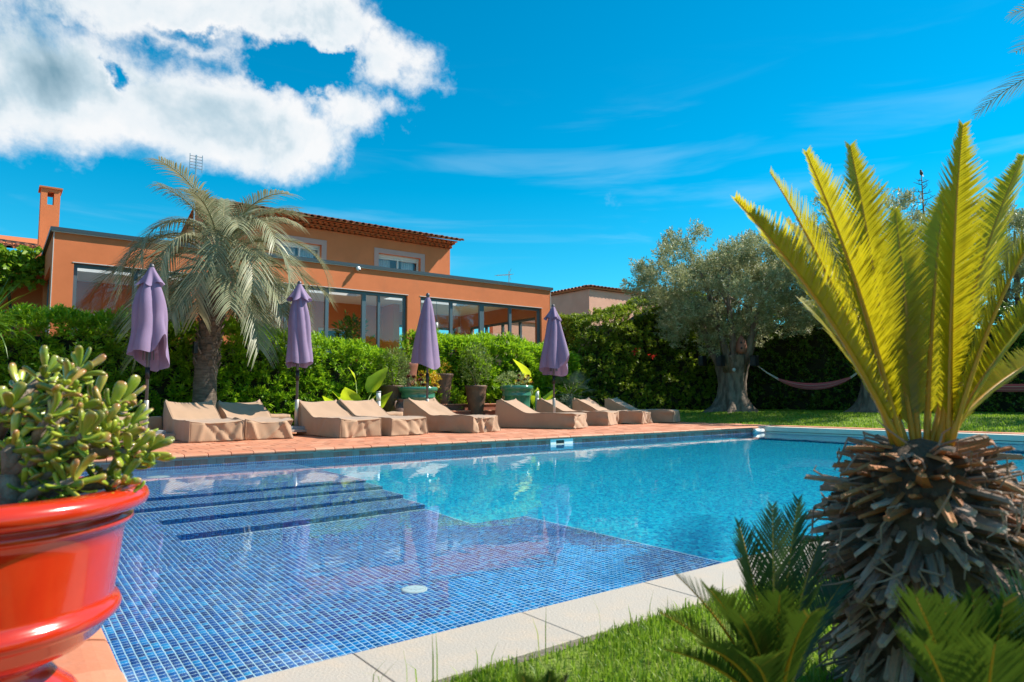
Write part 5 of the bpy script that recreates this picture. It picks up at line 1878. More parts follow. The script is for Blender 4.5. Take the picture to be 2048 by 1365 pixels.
def draped(name, W, L, top, seed, sag=1.0, n=(26, 44, 12), back=None):
    """A fabric cover over a box whose height along its length is top(b)."""
    r = np.random.default_rng(seed)
    pts, F = box_lattice(*n)
    a, b, c = pts[:, 0], pts[:, 1], pts[:, 2]
    h = np.array([top(x) for x in b])
    # flare and pull-in: the cover is tight at the top edge and loose at the hem
    x = (a - 0.5) * W * (1 + 0.035 * (1 - c))
    y = b * L
    z = c * h
    V = np.stack([x, y, z], 1)
    V = smooth_pts(V, F, 1, 0.35)
    # wrinkles hang from the corners and run along the sides
    edge = np.clip(np.maximum(np.abs(a - 0.5) * 2, np.maximum(1 - b * 6, (b - 0.86) * 7)), 0, 1)
    wob = snoise(np.stack([x * 1.3, y * 1.3, z * 0.7], 1), 4.0, seed, 2)
    wob2 = snoise(np.stack([x + 0.6 * z, y - 0.8 * z, z * 0.4], 1), 13.0, seed + 3, 2)
    nrm_ = np.stack([np.sign(a - 0.5) * (np.abs(a - 0.5) > 0.49), (b > 0.99).astype(float) - (b < 0.01), (c > 0.99).astype(float)], 1)
    side = (c < 0.99)[:, None] * np.ones(3)
    amp = np.where(c > 0.99, 0.010, 0.024 * (1 - 0.55 * c)) * sag
    V += nrm_ * (wob * amp + wob2 * amp * 0.22)[:, None]
    # a few long slanting folds from the upper corners of the foot end and the flanks
    for _ in range(7):
        fx, fy, fz = r.uniform(-0.5, 0.5) * W, r.choice([0.0, 0.0, r.uniform(0.2, 1.0) * L]), r.uniform(0.05, 0.3)
        ang = r.uniform(-1.0, 1.0)
        du = (x - fx) if fy == 0.0 else (y - fy)
        dist = np.abs(du * math.cos(ang) + (z - fz) * math.sin(ang))
        near = np.exp(-((y - fy) / 0.3) ** 2 - ((x - fx) / 0.45) ** 2)
        V += nrm_ * (c < 0.99)[:, None] * (np.exp(-(dist / 0.035) ** 2) * near * r.choice([-0.022, 0.022]) * sag)[:, None]
    # the top dips between its piped edges
    dip = (c > 0.99) * np.clip(1 - (2 * (a - 0.5)) ** 2, 0, 1) * 0.020 * sag
    V[:, 2] -= dip
    hem = (c < 0.01)
    V[hem, 2] = 0.006 + 0.014 * np.clip(wob[hem], 0, 1) * sag
    me = fast_mesh(name, V, F, smooth=True)
    me.materials.append(M['cover'])
    return me, V, pts


def lounger_profile(seed):
    r = np.random.default_rng(seed)
    k = 0.56 + 0.03 * r.random()
    hb = 0.655 + 0.03 * r.random()
    return lambda b: float(np.interp(b, [0, 0.04, k, k + 0.05, 0.93, 1.0], [0.335, 0.355, 0.35, 0.37, hb, hb - 0.02]))


def lounger(x, y, rz, seed, label, W=0.79, L=1.95, sag=1.0):
    root = empty('covered_lounger', (x, y, 0.0), rz)
    top = lounger_profile(seed)
    me, V, pts = draped('cover', W, L, top, seed, sag)
    me_o = link('cover', me, None, root)
    # piped seams along the upper edges
    a, b, c = pts[:, 0], pts[:, 1], pts[:, 2]
    for side in (0.0, 1.0):
        sel = np.where((a == side) & (c == 1.0))[0]
        sel = sel[np.argsort(b[sel])]
        MB().tube([V[i] for i in sel], 0.007, 6).build('seam', 'cover', me_o, True)
    sel = np.where((b == 0.0) & (c == 1.0))[0]
    sel = sel[np.argsort(a[sel])]
    MB().tube([V[i] for i in sel], 0.007, 6).build('seam', 'cover', me_o, True)
    for side in (0.0, 1.0):
        sel = np.where((b == 0.0) & (a == side))[0]
        sel = sel[np.argsort(c[sel])]
        MB().tube([V[i] for i in sel], 0.006, 6).build('seam', 'cover', me_o, True)
    # pointed ears of slack cloth at the head corners
    for side in (0.0, 1.0):
        i = np.where((a == side) & (b > 0.9) & (c == 1.0))[0]
        i = i[np.argmax(V[i][:, 2])]
        p = Vector(V[i])
        q = MB()
        s = -1 if side == 0 else 1
        q.add([p + Vector((-s * 0.07, -0.05, -0.02)), p + Vector((-s * 0.06, 0.04, -0.02)), p + Vector((s * 0.004, 0.03, -0.03)), p + Vector((s * 0.004, -0.06, -0.04)), p + Vector((-s * 0.005, -0.005, 0.035))],
              [(0, 3, 4), (3, 2, 4), (2, 1, 4), (1, 0, 4)])
        q.build('corner_ear', 'cover', me_o, True)
    # a low frame carries it
    MB().box(-W / 2 + .06, W / 2 - .06, 0.06, L - 0.06, 0.02, 0.12).build('frame', 'pole', root)
    tag(root, label, 'sun lounger', 'covered loungers along the pool')
    return root


LO = [  # front-left x, y, rotation, label
    (1.44, 11.95, 0.00, 'covered lounger mostly hidden behind the jade plant'),
    (2.94, 11.90, 0.02, 'covered lounger right of the first umbrella with a smooth tall back'),
    (3.86, 12.00, 0.02, 'covered lounger left of the second umbrella with crumpled foot end'),
    (5.32, 11.50, 0.06, 'covered lounger right of the second umbrella with a boxy foot end'),
    (6.28, 11.48, 0.14, 'covered lounger left of the third umbrella with a curved shadow on its back'),
    (8.00, 11.42, 0.28, 'covered lounger right of the third umbrella before the green pot'),
    (10.62, 11.42, 0.48, 'long low covered lounger left of the fourth umbrella past the steps'),
    (12.45, 12.20, 0.44, 'covered lounger directly behind the long low one, right of the fourth umbrella'),
    (13.75, 12.25, 0.42, 'covered lounger in dappled shade, next to last towards the olive tree'),
    (15.05, 12.35, 0.46, 'last covered lounger nearest the olive tree'),
]
for i, (x, y, rz, lab) in enumerate(LO):
    lounger(x, y, rz, 100 + i, lab, sag=1.2 + 0.8 * (i % 3 == 2), W=0.80)


def side_table(x, y, seed, label):
    root = empty('covered_side_table', (x, y, 0), 0.05 * (seed % 3 - 1))
    me, V, pts = draped('cover', 0.46, 0.46, lambda b: 0.40, seed, 0.9, (8, 8, 6))
    link('cover', me, None, root)
    MB().box(-0.19, 0.19, 0.04, 0.42, 0.02, 0.34).build('table_frame', 'pole', root)
    tag(root, label, 'side table', 'covered side tables')


side_table(2.26, 13.75, 201, 'small covered side table behind the leftmost umbrella pole')
side_table(4.62, 13.80, 202, 'small covered side table behind the second umbrella pole')
side_table(7.25, 13.95, 203, 'small covered side table behind the third umbrella pole, before the green pot')
side_table(11.05, 13.9, 204, 'small covered side table behind the fourth umbrella pole')
side_table(13.62, 14.0, 205, 'small covered side table between the last two loungers')


def umbrella(x, y, label, seed, zt=3.0, zb=1.35, rb=0.27, hem=0.12, hem_dir=-1.2, folds=7, cap=True, amp=0.20, rot=0.0, belly=0.0, notch=0.0, notch_dir=-1.0):
    r = np.random.default_rng(seed)
    root = empty('closed_umbrella', (x, y, 0), rot)
    n, rows = 84, 26
    ph = r.uniform(0, 6.28, 4)
    V = []
    for i in range(rows + 1):
        s = i / rows
        for k in range(n):
            th = 2 * math.pi * k / n
            hz = zb + hem * math.cos(th - hem_dir) + 0.03 * math.cos(3 * th + ph[1]) + notch * math.exp(-((math.atan2(math.sin(th - notch_dir), math.cos(th - notch_dir))) / 0.42) ** 2)
            z = (zt - 0.06) + (hz - (zt - 0.06)) * s
            R0 = 0.045 + (rb - 0.045) * s ** 0.72 + belly * math.sin(math.pi * min(1, s * 1.25)) ** 2
            tw = th + 0.35 * math.sin(2.2 * s + ph[0])
            f = 1 + amp * min(1, s * 4 + 0.15) * (abs(math.cos(folds * tw / 2 + ph[2])) ** 0.7 * 1.5 - 0.85) + 0.07 * math.sin(3 * tw + 4 * s + ph[3]) * s
            f *= 1 + 0.12 * math.cos(th - hem_dir - 0.8) * s
            if s > 0.93:
                f *= 1 - 0.35 * (s - 0.93)
            V.append((R0 * f * math.cos(th), R0 * f * math.sin(th), z))
    F = [(i * n + k, (i + 1) * n + k, (i + 1) * n + (k + 1) % n, i * n + (k + 1) % n) for i in range(rows) for k in range(n)]
    can = mesh_obj('canopy', V, F, 'lilac', root, True)
    if cap:
        V = []
        rows2 = 9
        for i in range(rows2 + 1):
            s = i / rows2
            for k in range(n):
                th = 2 * math.pi * k / n
                rr = 0.035 + (0.165) * s ** 1.1 * (1 + 0.30 * s * math.cos(6 * th + ph[3]) + 0.15 * s * math.cos(3 * th + ph[0]))
                z = zt - 0.005 - 0.33 * s + 0.04 * s * math.cos(5 * th + ph[1])
                V.append((rr * math.cos(th), rr * math.sin(th), z))
        F = [(i * n + k, (i + 1) * n + k, (i + 1) * n + (k + 1) % n, i * n + (k + 1) % n) for i in range(rows2) for k in range(n)]
        mesh_obj('vent_cap', V, F, 'lilac', can, True)
    MB().lathe([(0.0, zt + 0.05), (0.022, zt + 0.045), (0.04, zt + 0.02), (0.045, zt - 0.01), (0.03, zt - 0.05)], 16).build('finial', 'pole', root, True)
    MB().tube([(0, 0, 0.16), (0, 0, zt)], 0.026, 12).build('pole', 'pole', root, True)
    MB().tube([(0, 0, 0.15), (0, 0, 0.68), (0, 0, 0.685)], [0.04, 0.04, 0.034], 14).build('sleeve', 'sleeve', root, True)
    MB().tube([(0, 0, 1.05), (0, 0, 1.25)], 0.038, 12).build('runner', 'black', root, True)
    for k in range(8):
        a = 2 * math.pi * k / 8 + 0.2
        q = MB().tube([(0.05 * math.cos(a), 0.05 * math.sin(a), zt - 0.25), (0.09 * math.cos(a), 0.09 * math.sin(a), zb + 0.02)], 0.008, 5)
        q.build('rib', 'pole', root)
    c = MB().slab(-0.42, 0.42, -0.36, 0.36, 0.07, 0.115, 0.006).build('cart', 'cart', root)
    MB().slab(-0.27, 0.27, -0.27, 0.27, 0.116, 0.17, 0.005).build('base_plate', 'plate', root)
    for sx in (-0.37, 0.37):
        for sy in (-0.31, 0.31):
            w = MB().tube([(sx - 0.013, sy, 0.034), (sx + 0.013, sy, 0.034)], 0.034, 14).build('wheel', 'rubber', c, True)
    return tag(root, label, 'umbrella', 'closed lilac umbrellas')


UY_ = 13.2
umbrella(atY(297, 700, UY_).x, UY_, 'leftmost closed umbrella, with a slanted hem and pale lining, above the jade plant', 1, 3.02, 1.36, 0.30, 0.16, -2.6, 6, True, 0.20, belly=0.06, notch=0.50, notch_dir=-0.95)
umbrella(atY(596, 700, UY_).x, UY_, 'second closed umbrella from the left, slim with an even hem', 2, 2.98, 1.36, 0.235, 0.05, -1.5, 7, True, 0.17, belly=0.04)
umbrella(atY(855, 700, UY_).x, UY_, 'third closed umbrella from the left, smooth and cone-shaped without top cap', 3, 3.0, 1.45, 0.32, 0.10, 1.7, 5, False, 0.10)
umbrella(atY(1107, 700, UY_).x, UY_, 'rightmost closed umbrella, with a wide notched hem, past the steps', 4, 3.04, 1.35, 0.35, 0.10, -2.4, 6, True, 0.20, notch=0.35, notch_dir=-1.2)


# ---------------------------------------------------------------- pots
def pot(name, label, x, y, prof, mat, z=0.0, cat='plant pot', group=None, n=48, soil_z=None, soil_r=None):
    root = empty(name, (x, y, z))
    body = MB().lathe(prof, n).build('body', mat, root, True)
    if soil_z:
        MB().lathe([(soil_r, soil_z), (soil_r * 0.6, soil_z + 0.012), (0.0, soil_z + 0.02)], 24, fn=lambda i, th, zz: 1 + 0.03 * math.sin(5 * th)).build('soil', 'soil', root, True)
    tag(root, label, cat, group)
    return root


RED = [(0.0, 0.002), (0.192, 0.002), (0.204, 0.014), (0.204, 0.04), (0.192, 0.055), (0.165, 0.078), (0.148, 0.102), (0.145, 0.118), (0.152, 0.128), (0.185, 0.138), (0.222, 0.155), (0.248, 0.178), (0.262, 0.200), (0.270, 0.206), (0.280, 0.214),
       (0.284, 0.228), (0.278, 0.241), (0.267, 0.248), (0.268, 0.262), (0.275, 0.32), (0.281, 0.38), (0.285, 0.412), (0.295, 0.416), (0.302, 0.424), (0.301, 0.434), (0.291, 0.440), (0.292, 0.446), (0.315, 0.449), (0.329, 0.458), (0.334, 0.472), (0.329, 0.486), (0.315, 0.495), (0.285, 0.499), (0.270, 0.492), (0.262, 0.47), (0.258, 0.44)]
POT = (-0.012, 1.94)
pot('red_pot', 'large glossy red urn in the near left corner holding the jade plant', POT[0], POT[1], RED, 'red_glaze', 0.0, group='glossy red urns', n=72, soil_z=0.452, soil_r=0.254)
q = atY(-12, 850, 6.3)
pot('red_pot', 'small red urn half seen at the left edge beyond the jade plant', q.x - 0.28, 6.3, RED, 'red_glaze', 0.0, group='glossy red urns', n=48, soil_z=0.452, soil_r=0.254)


def jade():
    r = np.random.default_rng(71)
    root = empty('jade_plant', (POT[0], POT[1], 0.46))
    off = Vector((POT[0], POT[1], 0.46))
    m, t = new_mat('jade_leaf')
    co = t.n('ShaderNodeTexCoord').outputs['Generated']
    z = t.n('ShaderNodeSeparateXYZ', {0: co}).outputs[2]
    oi = t.n('ShaderNodeObjectInfo').outputs['Random']
    g = t.ramp(oi, [(0.0, (0.10, 0.17, 0.014)), (0.35, (0.20, 0.28, 0.02)), (0.7, (0.32, 0.37, 0.03)), (0.9, (0.40, 0.34, 0.05)), (1.0, (0.42, 0.22, 0.07))])
    tipf = t.math('MULTIPLY', t.rng(z, 0.72, 1.02), t.rng(oi, 0.1, 0.9, 0.35, 0.95))
    c = t.mix(tipf, g, (0.28, 0.075, 0.035))
    nzj = t.n('ShaderNodeTexNoise', {'Vector': co, 'Scale': 6.0, 'Detail': 4.0})
    c = t.mix(t.math('MULTIPLY', t.rng(nzj.outputs[0], 0.4, 0.7), 0.35), c, (0.30, 0.36, 0.10))
    p = t.n('ShaderNodeBsdfPrincipled', {'Base Color': c, 'Roughness': 0.28, 'Specular IOR Level': 0.5, 'Subsurface Weight': 0.15, 'Subsurface Radius': (0.01, 0.012, 0.004), 'Coat Weight': 0.15})
    t.n('ShaderNodeOutputMaterial', {'Surface': p.outputs[0]})
    M['jade_leaf'] = m
    shapes = []
    for q in range(5):
        L = 0.056
        prof = [(0.0026, 0), (0.0036, 0.006), (0.0050, 0.017), (0.0064, 0.030), (0.0072, 0.041), (0.0068, 0.049), (0.0044, 0.0545), (0.0, 0.056)]
        mb = MB()
        mb.lathe(prof, 12)
        v = np.array(mb.v)
        w = [1.25, 1.0, 0.95, 1.45, 1.1][q]
        th_ = [0.72, 0.85, 0.8, 0.62, 0.75][q]
        cur = [0.004, -0.006, 0.010, 0.003, -0.010][q]
        v[:, 0] *= w * 1.12
        v[:, 2] *= 0.94
        v[:, 1] *= th_
        v[:, 1] += cur * np.sin(v[:, 2] / L * math.pi * 0.9) + cur * 0.8 * (v[:, 2] / L) ** 2
        mb.v = [tuple(p) for p in v]
        shapes.append(shared('leaf', mb, 'jade_leaf', True))
        shapes_src = mb
    tips = [(160, 735, 1.62), (95, 745, 1.66), (40, 770, 1.7), (130, 770, 1.55), (60, 815, 1.6), (20, 815, 1.55), (100, 830, 1.52), (150, 815, 1.6), (190, 800, 1.7), (225, 815, 1.66), (245, 800, 1.7), (262, 850, 1.66), (205, 855, 1.55), (165, 870, 1.5),
            (235, 880, 1.6), (300, 900, 1.62), (262, 905, 1.58), (30, 880, 1.5), (75, 900, 1.52), (120, 890, 1.5), (20, 930, 1.55), (60, 945, 1.5), (105, 945, 1.5), (215, 945, 1.62), (240, 965, 1.55), (40, 975, 1.55), (100, 975, 1.5), (150, 960, 1.48), (185, 900, 1.72), (-60, 800, 1.6), (-110, 850, 1.6), (-80, 920, 1.5)]
    forks = [Vector((0.10, -0.02, 0.10)), Vector((0.02, 0.05, 0.15)), Vector((0.05, -0.08, 0.08)), Vector((-0.08, -0.02, 0.12)), Vector((0.15, 0.06, 0.06))]
    b0 = [Vector((0.07, 0.0, -0.01)), Vector((0.0, 0.03, -0.01)), Vector((0.05, -0.05, -0.01)), Vector((-0.05, 0.0, -0.01)), Vector((0.12, 0.03, -0.01))]
    for f, b in zip(forks, b0):
        MB().tube([b, b.lerp(f, 0.5) + Vector(r.normal(size=3)) * 0.012, f], [0.030, 0.023, 0.018], 10, ex=lambda i, th: 1 + 0.15 * math.sin(3 * th + i * 2)).build('trunk', 'jade_bark', root, True)
    for (px, py, dp) in tips:
        T = CAM + ray(px, py) * dp - off
        f = min(forks, key=lambda q_: (q_ - T).length + 0.05 * r.random())
        if T.z < 0.09:
            f = min(b0, key=lambda q_: (q_ - T).length)
        md = f.lerp(T, 0.5) + Vector((r.normal() * 0.012, r.normal() * 0.012, 0.012))
        br = MB().tube([f, md, T], [0.016, 0.012, 0.008], 8).build('branch', 'jade_bark', root, True)
        ax = (T - md).normalized()
        ax = (ax + Vector((0, 0, 0.7))).normalized()
        nl = 9
        for k in range(nl):
            a = k * 2.39996 + r.random()
            el = R(78 - 78 * (k / (nl - 1)) + r.normal() * 8)
            u = ax.orthogonal().normalized()
            w = ax.cross(u)
            d = ax * math.sin(el) + (u * math.cos(a) + w * math.sin(a)) * math.cos(el)
            o = link('leaf', shapes[int(r.integers(5))], None, br)
            o.location = T - ax * 0.035 * (k / nl) + d * 0.002
            o.rotation_euler = (d.to_track_quat('Z', 'Y') @ Euler((0, 0, r.uniform(0, 6.28))).to_quaternion()).to_euler()
            s = 0.78 + 0.5 * r.random()
            o.scale = (s, s, s * 1.02)
    # the many smaller leaves further down the twigs
    M['jade_small'] = pm('jade_small', (0.17, 0.25, 0.018), (0.34, 0.37, 0.03), 0.3, scale=28, lo=0.4, hi=0.6)
    sm = MB()
    lv = np.array(shapes_src.v)
    for (px, py, dp) in tips:
        T = CAM + ray(px, py) * dp - off
        for k in range(10):
            d = Vector(r.normal(size=3)).normalized()
            d.z = abs(d.z) * 0.7 + 0.1
            p = T + Vector(np.clip(r.normal(size=3), -1.3, 1.3)) * 0.015 - Vector((0, 0, 0.02))
            mt = Matrix.Translation(p) @ d.to_track_quat('Z', 'Y').to_matrix().to_4x4() @ Matrix.Scale(0.55 + 0.3 * r.random(), 4)
            sm.add([mt @ Vector(v_) for v_ in lv], shapes_src.f)
    sm.build('small_leaves', 'jade_small', root, True)['kind'] = 'stuff'
    tag(root, 'jade plant with fat finger-like red-tipped leaves in the red urn', 'succulent')


jade()

GREEN = [(0.0, 0.0), (0.33, 0.0), (0.345, 0.02), (0.35, 0.10), (0.365, 0.17), (0.385, 0.175), (0.385, 0.20), (0.375, 0.205), (0.405, 0.50), (0.42, 0.505), (0.425, 0.53), (0.415, 0.54), (0.42, 0.60), (0.45, 0.62), (0.47, 0.63), (0.485, 0.65), (0.49, 0.68), (0.475, 0.70), (0.43, 0.705), (0.40, 0.69), (0.39, 0.60)]
BROWN = [(0.0, 0.0), (0.17, 0.0), (0.18, 0.02), (0.19, 0.10), (0.22, 0.22), (0.25, 0.36), (0.26, 0.46), (0.265, 0.50), (0.29, 0.55), (0.30, 0.575), (0.29, 0.59), (0.26, 0.585), (0.25, 0.54)]
URN = [(0.0, 0.0), (0.24, 0.0), (0.25, 0.03), (0.24, 0.05), (0.17, 0.07), (0.17, 0.10), (0.21, 0.13), (0.23, 0.25), (0.225, 0.45), (0.25, 0.62), (0.29, 0.70), (0.30, 0.73), (0.28, 0.74), (0.25, 0.72)]


def build_pots():
    r = np.random.default_rng(81)
    p = atY(836, 800, 14.85)
    zt = atY(836, 775, 14.85).z
    pot('green_pot', 'glossy green pot with yellow and dark red succulents left of the steps', p.x, p.y, GREEN, 'green_glaze', 0.0, group='glossy green pots', soil_z=0.64, soil_r=0.40).scale = (1, 1, zt / 0.70)
    s = empty('succulent_mix', (p.x, p.y, zt - 0.05))
    bush('yellow_rosettes', (0.20, -0.05, 0.16), 0.30, 700, 0.07, 0.035, 'yellow_plant', s, r, 10, 0.5, sq=(1.15, 0.9, 0.75))
    bush('green_rosettes', (-0.12, 0, 0.08), 0.28, 300, 0.08, 0.025, 'pale_plant', s, r, 10, 0.9, sq=(1.2, 0.9, 0.5))
    for (x, y, z) in ((-0.33, -0.1, 0.28), (-0.20, -0.12, 0.27), (-0.05, -0.2, 0.20), (0.0, -0.15, 0.32), (0.02, -0.24, 0.08), (0.28, -0.3, 0.06)):
        MB().tube([(x * 0.5, y * 0.5, 0), (x * 0.9, y, z * 0.6), (x, y, z)], [0.014, 0.012, 0.010], 6).build('stalk', 'wood', s, True)
        n = 20
        a = np.arange(n) * 2.4
        e = np.linspace(1.3, 0.1, n)
        D = np.stack([np.cos(a) * np.cos(e), np.sin(a) * np.cos(e) - 0.25, np.sin(e)], 1)
        link('dark_rosette', leaf_mesh('dark_rosette', np.tile([x, y, z], (n, 1)), D, 0.085, 0.036, 0.1, None, 0, r, np.linspace(1, 0, n), 0.7), 'aeonium', s)
    tag(s, 'yellow and dark red succulents filling the left green pot', 'succulent')
    p = atY(1033, 800, 15.0)
    zt = atY(1033, 772, 15.0).z
    pot('green_pot', 'glossy green pot with pale succulents right of the steps', p.x, p.y, GREEN, 'green_glaze', 0.0, group='glossy green pots', soil_z=0.64, soil_r=0.40).scale = (0.96, 0.96, zt / 0.70)
    s = empty('succulent_mix', (p.x, p.y, zt - 0.05))
    bush('pale_rosettes', (-0.15, -0.02, 0.17), 0.32, 1500, 0.06, 0.018, 'pale_plant', s, r, 12, 0.5, sq=(1.4, 1.0, 0.6))
    bush('yellow_rosettes', (0.18, -0.1, 0.12), 0.14, 160, 0.07, 0.035, 'yellow_plant', s, r, 10, 0.5)
    for (x, y, z) in ((-0.08, -0.2, 0.30), (-0.13, -0.28, 0.16), (0.12, -0.22, 0.18), (0.30, -0.2, 0.24), (0.33, -0.1, 0.30), (0.38, -0.2, 0.12)):
        MB().tube([(x * 0.5, y * 0.5, 0), (x, y, z)], [0.014, 0.010], 6).build('stalk', 'wood', s, True)
        n = 20
        a = np.arange(n) * 2.4
        e = np.linspace(1.3, 0.1, n)
        D = np.stack([np.cos(a) * np.cos(e), np.sin(a) * np.cos(e) - 0.25, np.sin(e)], 1)
        link('dark_rosette', leaf_mesh('dark_rosette', np.tile([x, y, z], (n, 1)), D, 0.08, 0.034, 0.1, None, 0, r, np.linspace(1, 0, n), 0.7), 'aeonium', s)
    tag(s, 'pale green and dark red succulents filling the right green pot', 'succulent')
    # terracotta steps up to the villa
    xa, xb = atY(868, 800, 15.7).x, atY(1000, 800, 15.7).x + 0.2
    st = empty('garden_steps', (0, 0, 0))
    for k in range(6):
        y0 = 15.35 + 0.36 * k
        z0, z1 = (-0.03 if k == 0 else 0.18 * k + 0.0), 0.18 * (k + 1)
        o = MB().box(xa, xb, y0 + 0.02, y0 + 2.4 - 0.36 * k + 0.6, 0.18 * k if k else -0.03, z1 - 0.03).build('riser', 'clay_pot', st)
        me = shared('tread_tile', MB().slab(-0.14, 0.14, -0.03, 0.36, -0.029, 0.0, 0.006), 'terracotta')
        nt = int((xb - xa) / 0.285)
        for i in range(nt):
            t_ = link('tread_tile', me, None, o)
            t_.location = (xa + (xb - xa) * (i + 0.5) / nt, y0 + 0.02, z1)
    tag(st, 'terracotta garden steps climbing to the villa between the pots', 'steps')
    # brown pots standing on and by the steps
    items = [
        ('brown_pot', 952, 15.75, 772, 0.62, BROWN, 'brown_pot', 'brown clay pot with a twiggy green bush on the lower steps', 0.18, 'twiggy light green bush in the brown pot by the steps', 'shrub', (0.62, 0.44), 3600),
        ('brown_urn', 885, 16.3, 748, 0.8, URN, 'brown_pot', 'dark footed brown urn at the back of the steps', 0.36, 'small orange flowered plant in the dark footed urn', 'yellow_plant', (0.18, 0.20), 260),
        ('clay_planter', 812, 16.1, 727, 0.8, BROWN, 'clay_pot', 'tall reddish clay planter behind the third umbrella', 0.0, 'dark leafy plant with red buds in the tall clay planter', 'hedge', (0.30, 0.30), 900),
        ('brown_jar', 787, 15.35, 772, 0.6, BROWN, 'brown_pot', 'dark brown jar with a round green bush left of the green pot', 0.0, 'rounded green bush in the dark brown jar', 'shrub', (0.5, 0.36), 3000),
    ]
    for (nm, px, Y, pyt, h, prof, mat, lab, z, plab, pmat, (bh, br), nleaf) in items:
        p = atY(px, 780, Y)
        ztop = atY(px, pyt, Y).z
        k = (ztop - z) / prof[-2][1]
        o = pot(nm, lab, p.x, p.y, prof, mat, z, soil_z=prof[-1][1] - 0.02, soil_r=prof[-1][0])
        o.scale = (1.05, 1.05, k)
        b = empty('potted_bush', (p.x, p.y, ztop - 0.06))
        bush('foliage', (0, 0, bh), br, nleaf, 0.055, 0.014, pmat, b, r, 8, 0.7, sq=(1, 1, bh / br * 0.95))
        for q in range(5):
            a = q * 1.3
            MB().tube([(0, 0, -0.02), (0.08 * math.cos(a), 0.08 * math.sin(a), bh * 0.5), (br * 0.6 * math.cos(a), br * 0.6 * math.sin(a), bh * 1.1)], [0.012, 0.008, 0.004], 5).build('stem', 'wood', b, True)
        tag(b, plab, 'potted plant')
    p = atY(797, 800, 14.75)
    j = empty('amphora', (p.x, p.y, 0.0))
    MB().lathe([(0.0, 0.0), (0.10, 0.0), (0.12, 0.03), (0.20, 0.16), (0.25, 0.30), (0.24, 0.42), (0.18, 0.52), (0.12, 0.57), (0.11, 0.62), (0.15, 0.66), (0.15, 0.68), (0.10, 0.67), (0.09, 0.58)], 32).build('body', 'brown_pot', j, True)
    for sg in (-1, 1):
        MB().tube([(sg * 0.11, 0, 0.62), (sg * 0.22, 0, 0.60), (sg * 0.27, 0, 0.50), (sg * 0.23, 0, 0.42)], 0.022, 8).build('handle', 'brown_pot', j, True)
    j.rotation_euler = (0, R(8), 0.6)
    tag(j, 'round brown amphora with handles between lounger and green pot', 'jar')
    # bollard lamps
    for (px, pyt, Y, lab) in ((757, 783, 14.5, 'bollard lamp beside the broad-leaved plant left of the green pots'), (1074, 780, 14.9, 'bollard lamp beside the right-hand green pot')):
        p = atY(px, pyt, Y)
        b = empty('bollard_lamp', (p.x, p.y, -0.01))
        MB().tube([(0, 0, 0), (0, 0, p.z - 0.22)], 0.055, 16).build('post', 'plate', b, True)
        MB().tube([(0, 0, p.z - 0.22), (0, 0, p.z - 0.02)], 0.052, 16).build('diffuser', 'white_plastic', b, True)
        MB().tube([(0, 0, p.z - 0.02), (0, 0, p.z + 0.01)], 0.058, 16).build('cap', 'plate', b, True)
        tag(b, lab, 'garden lamp', 'bollard lamps')


build_pots()


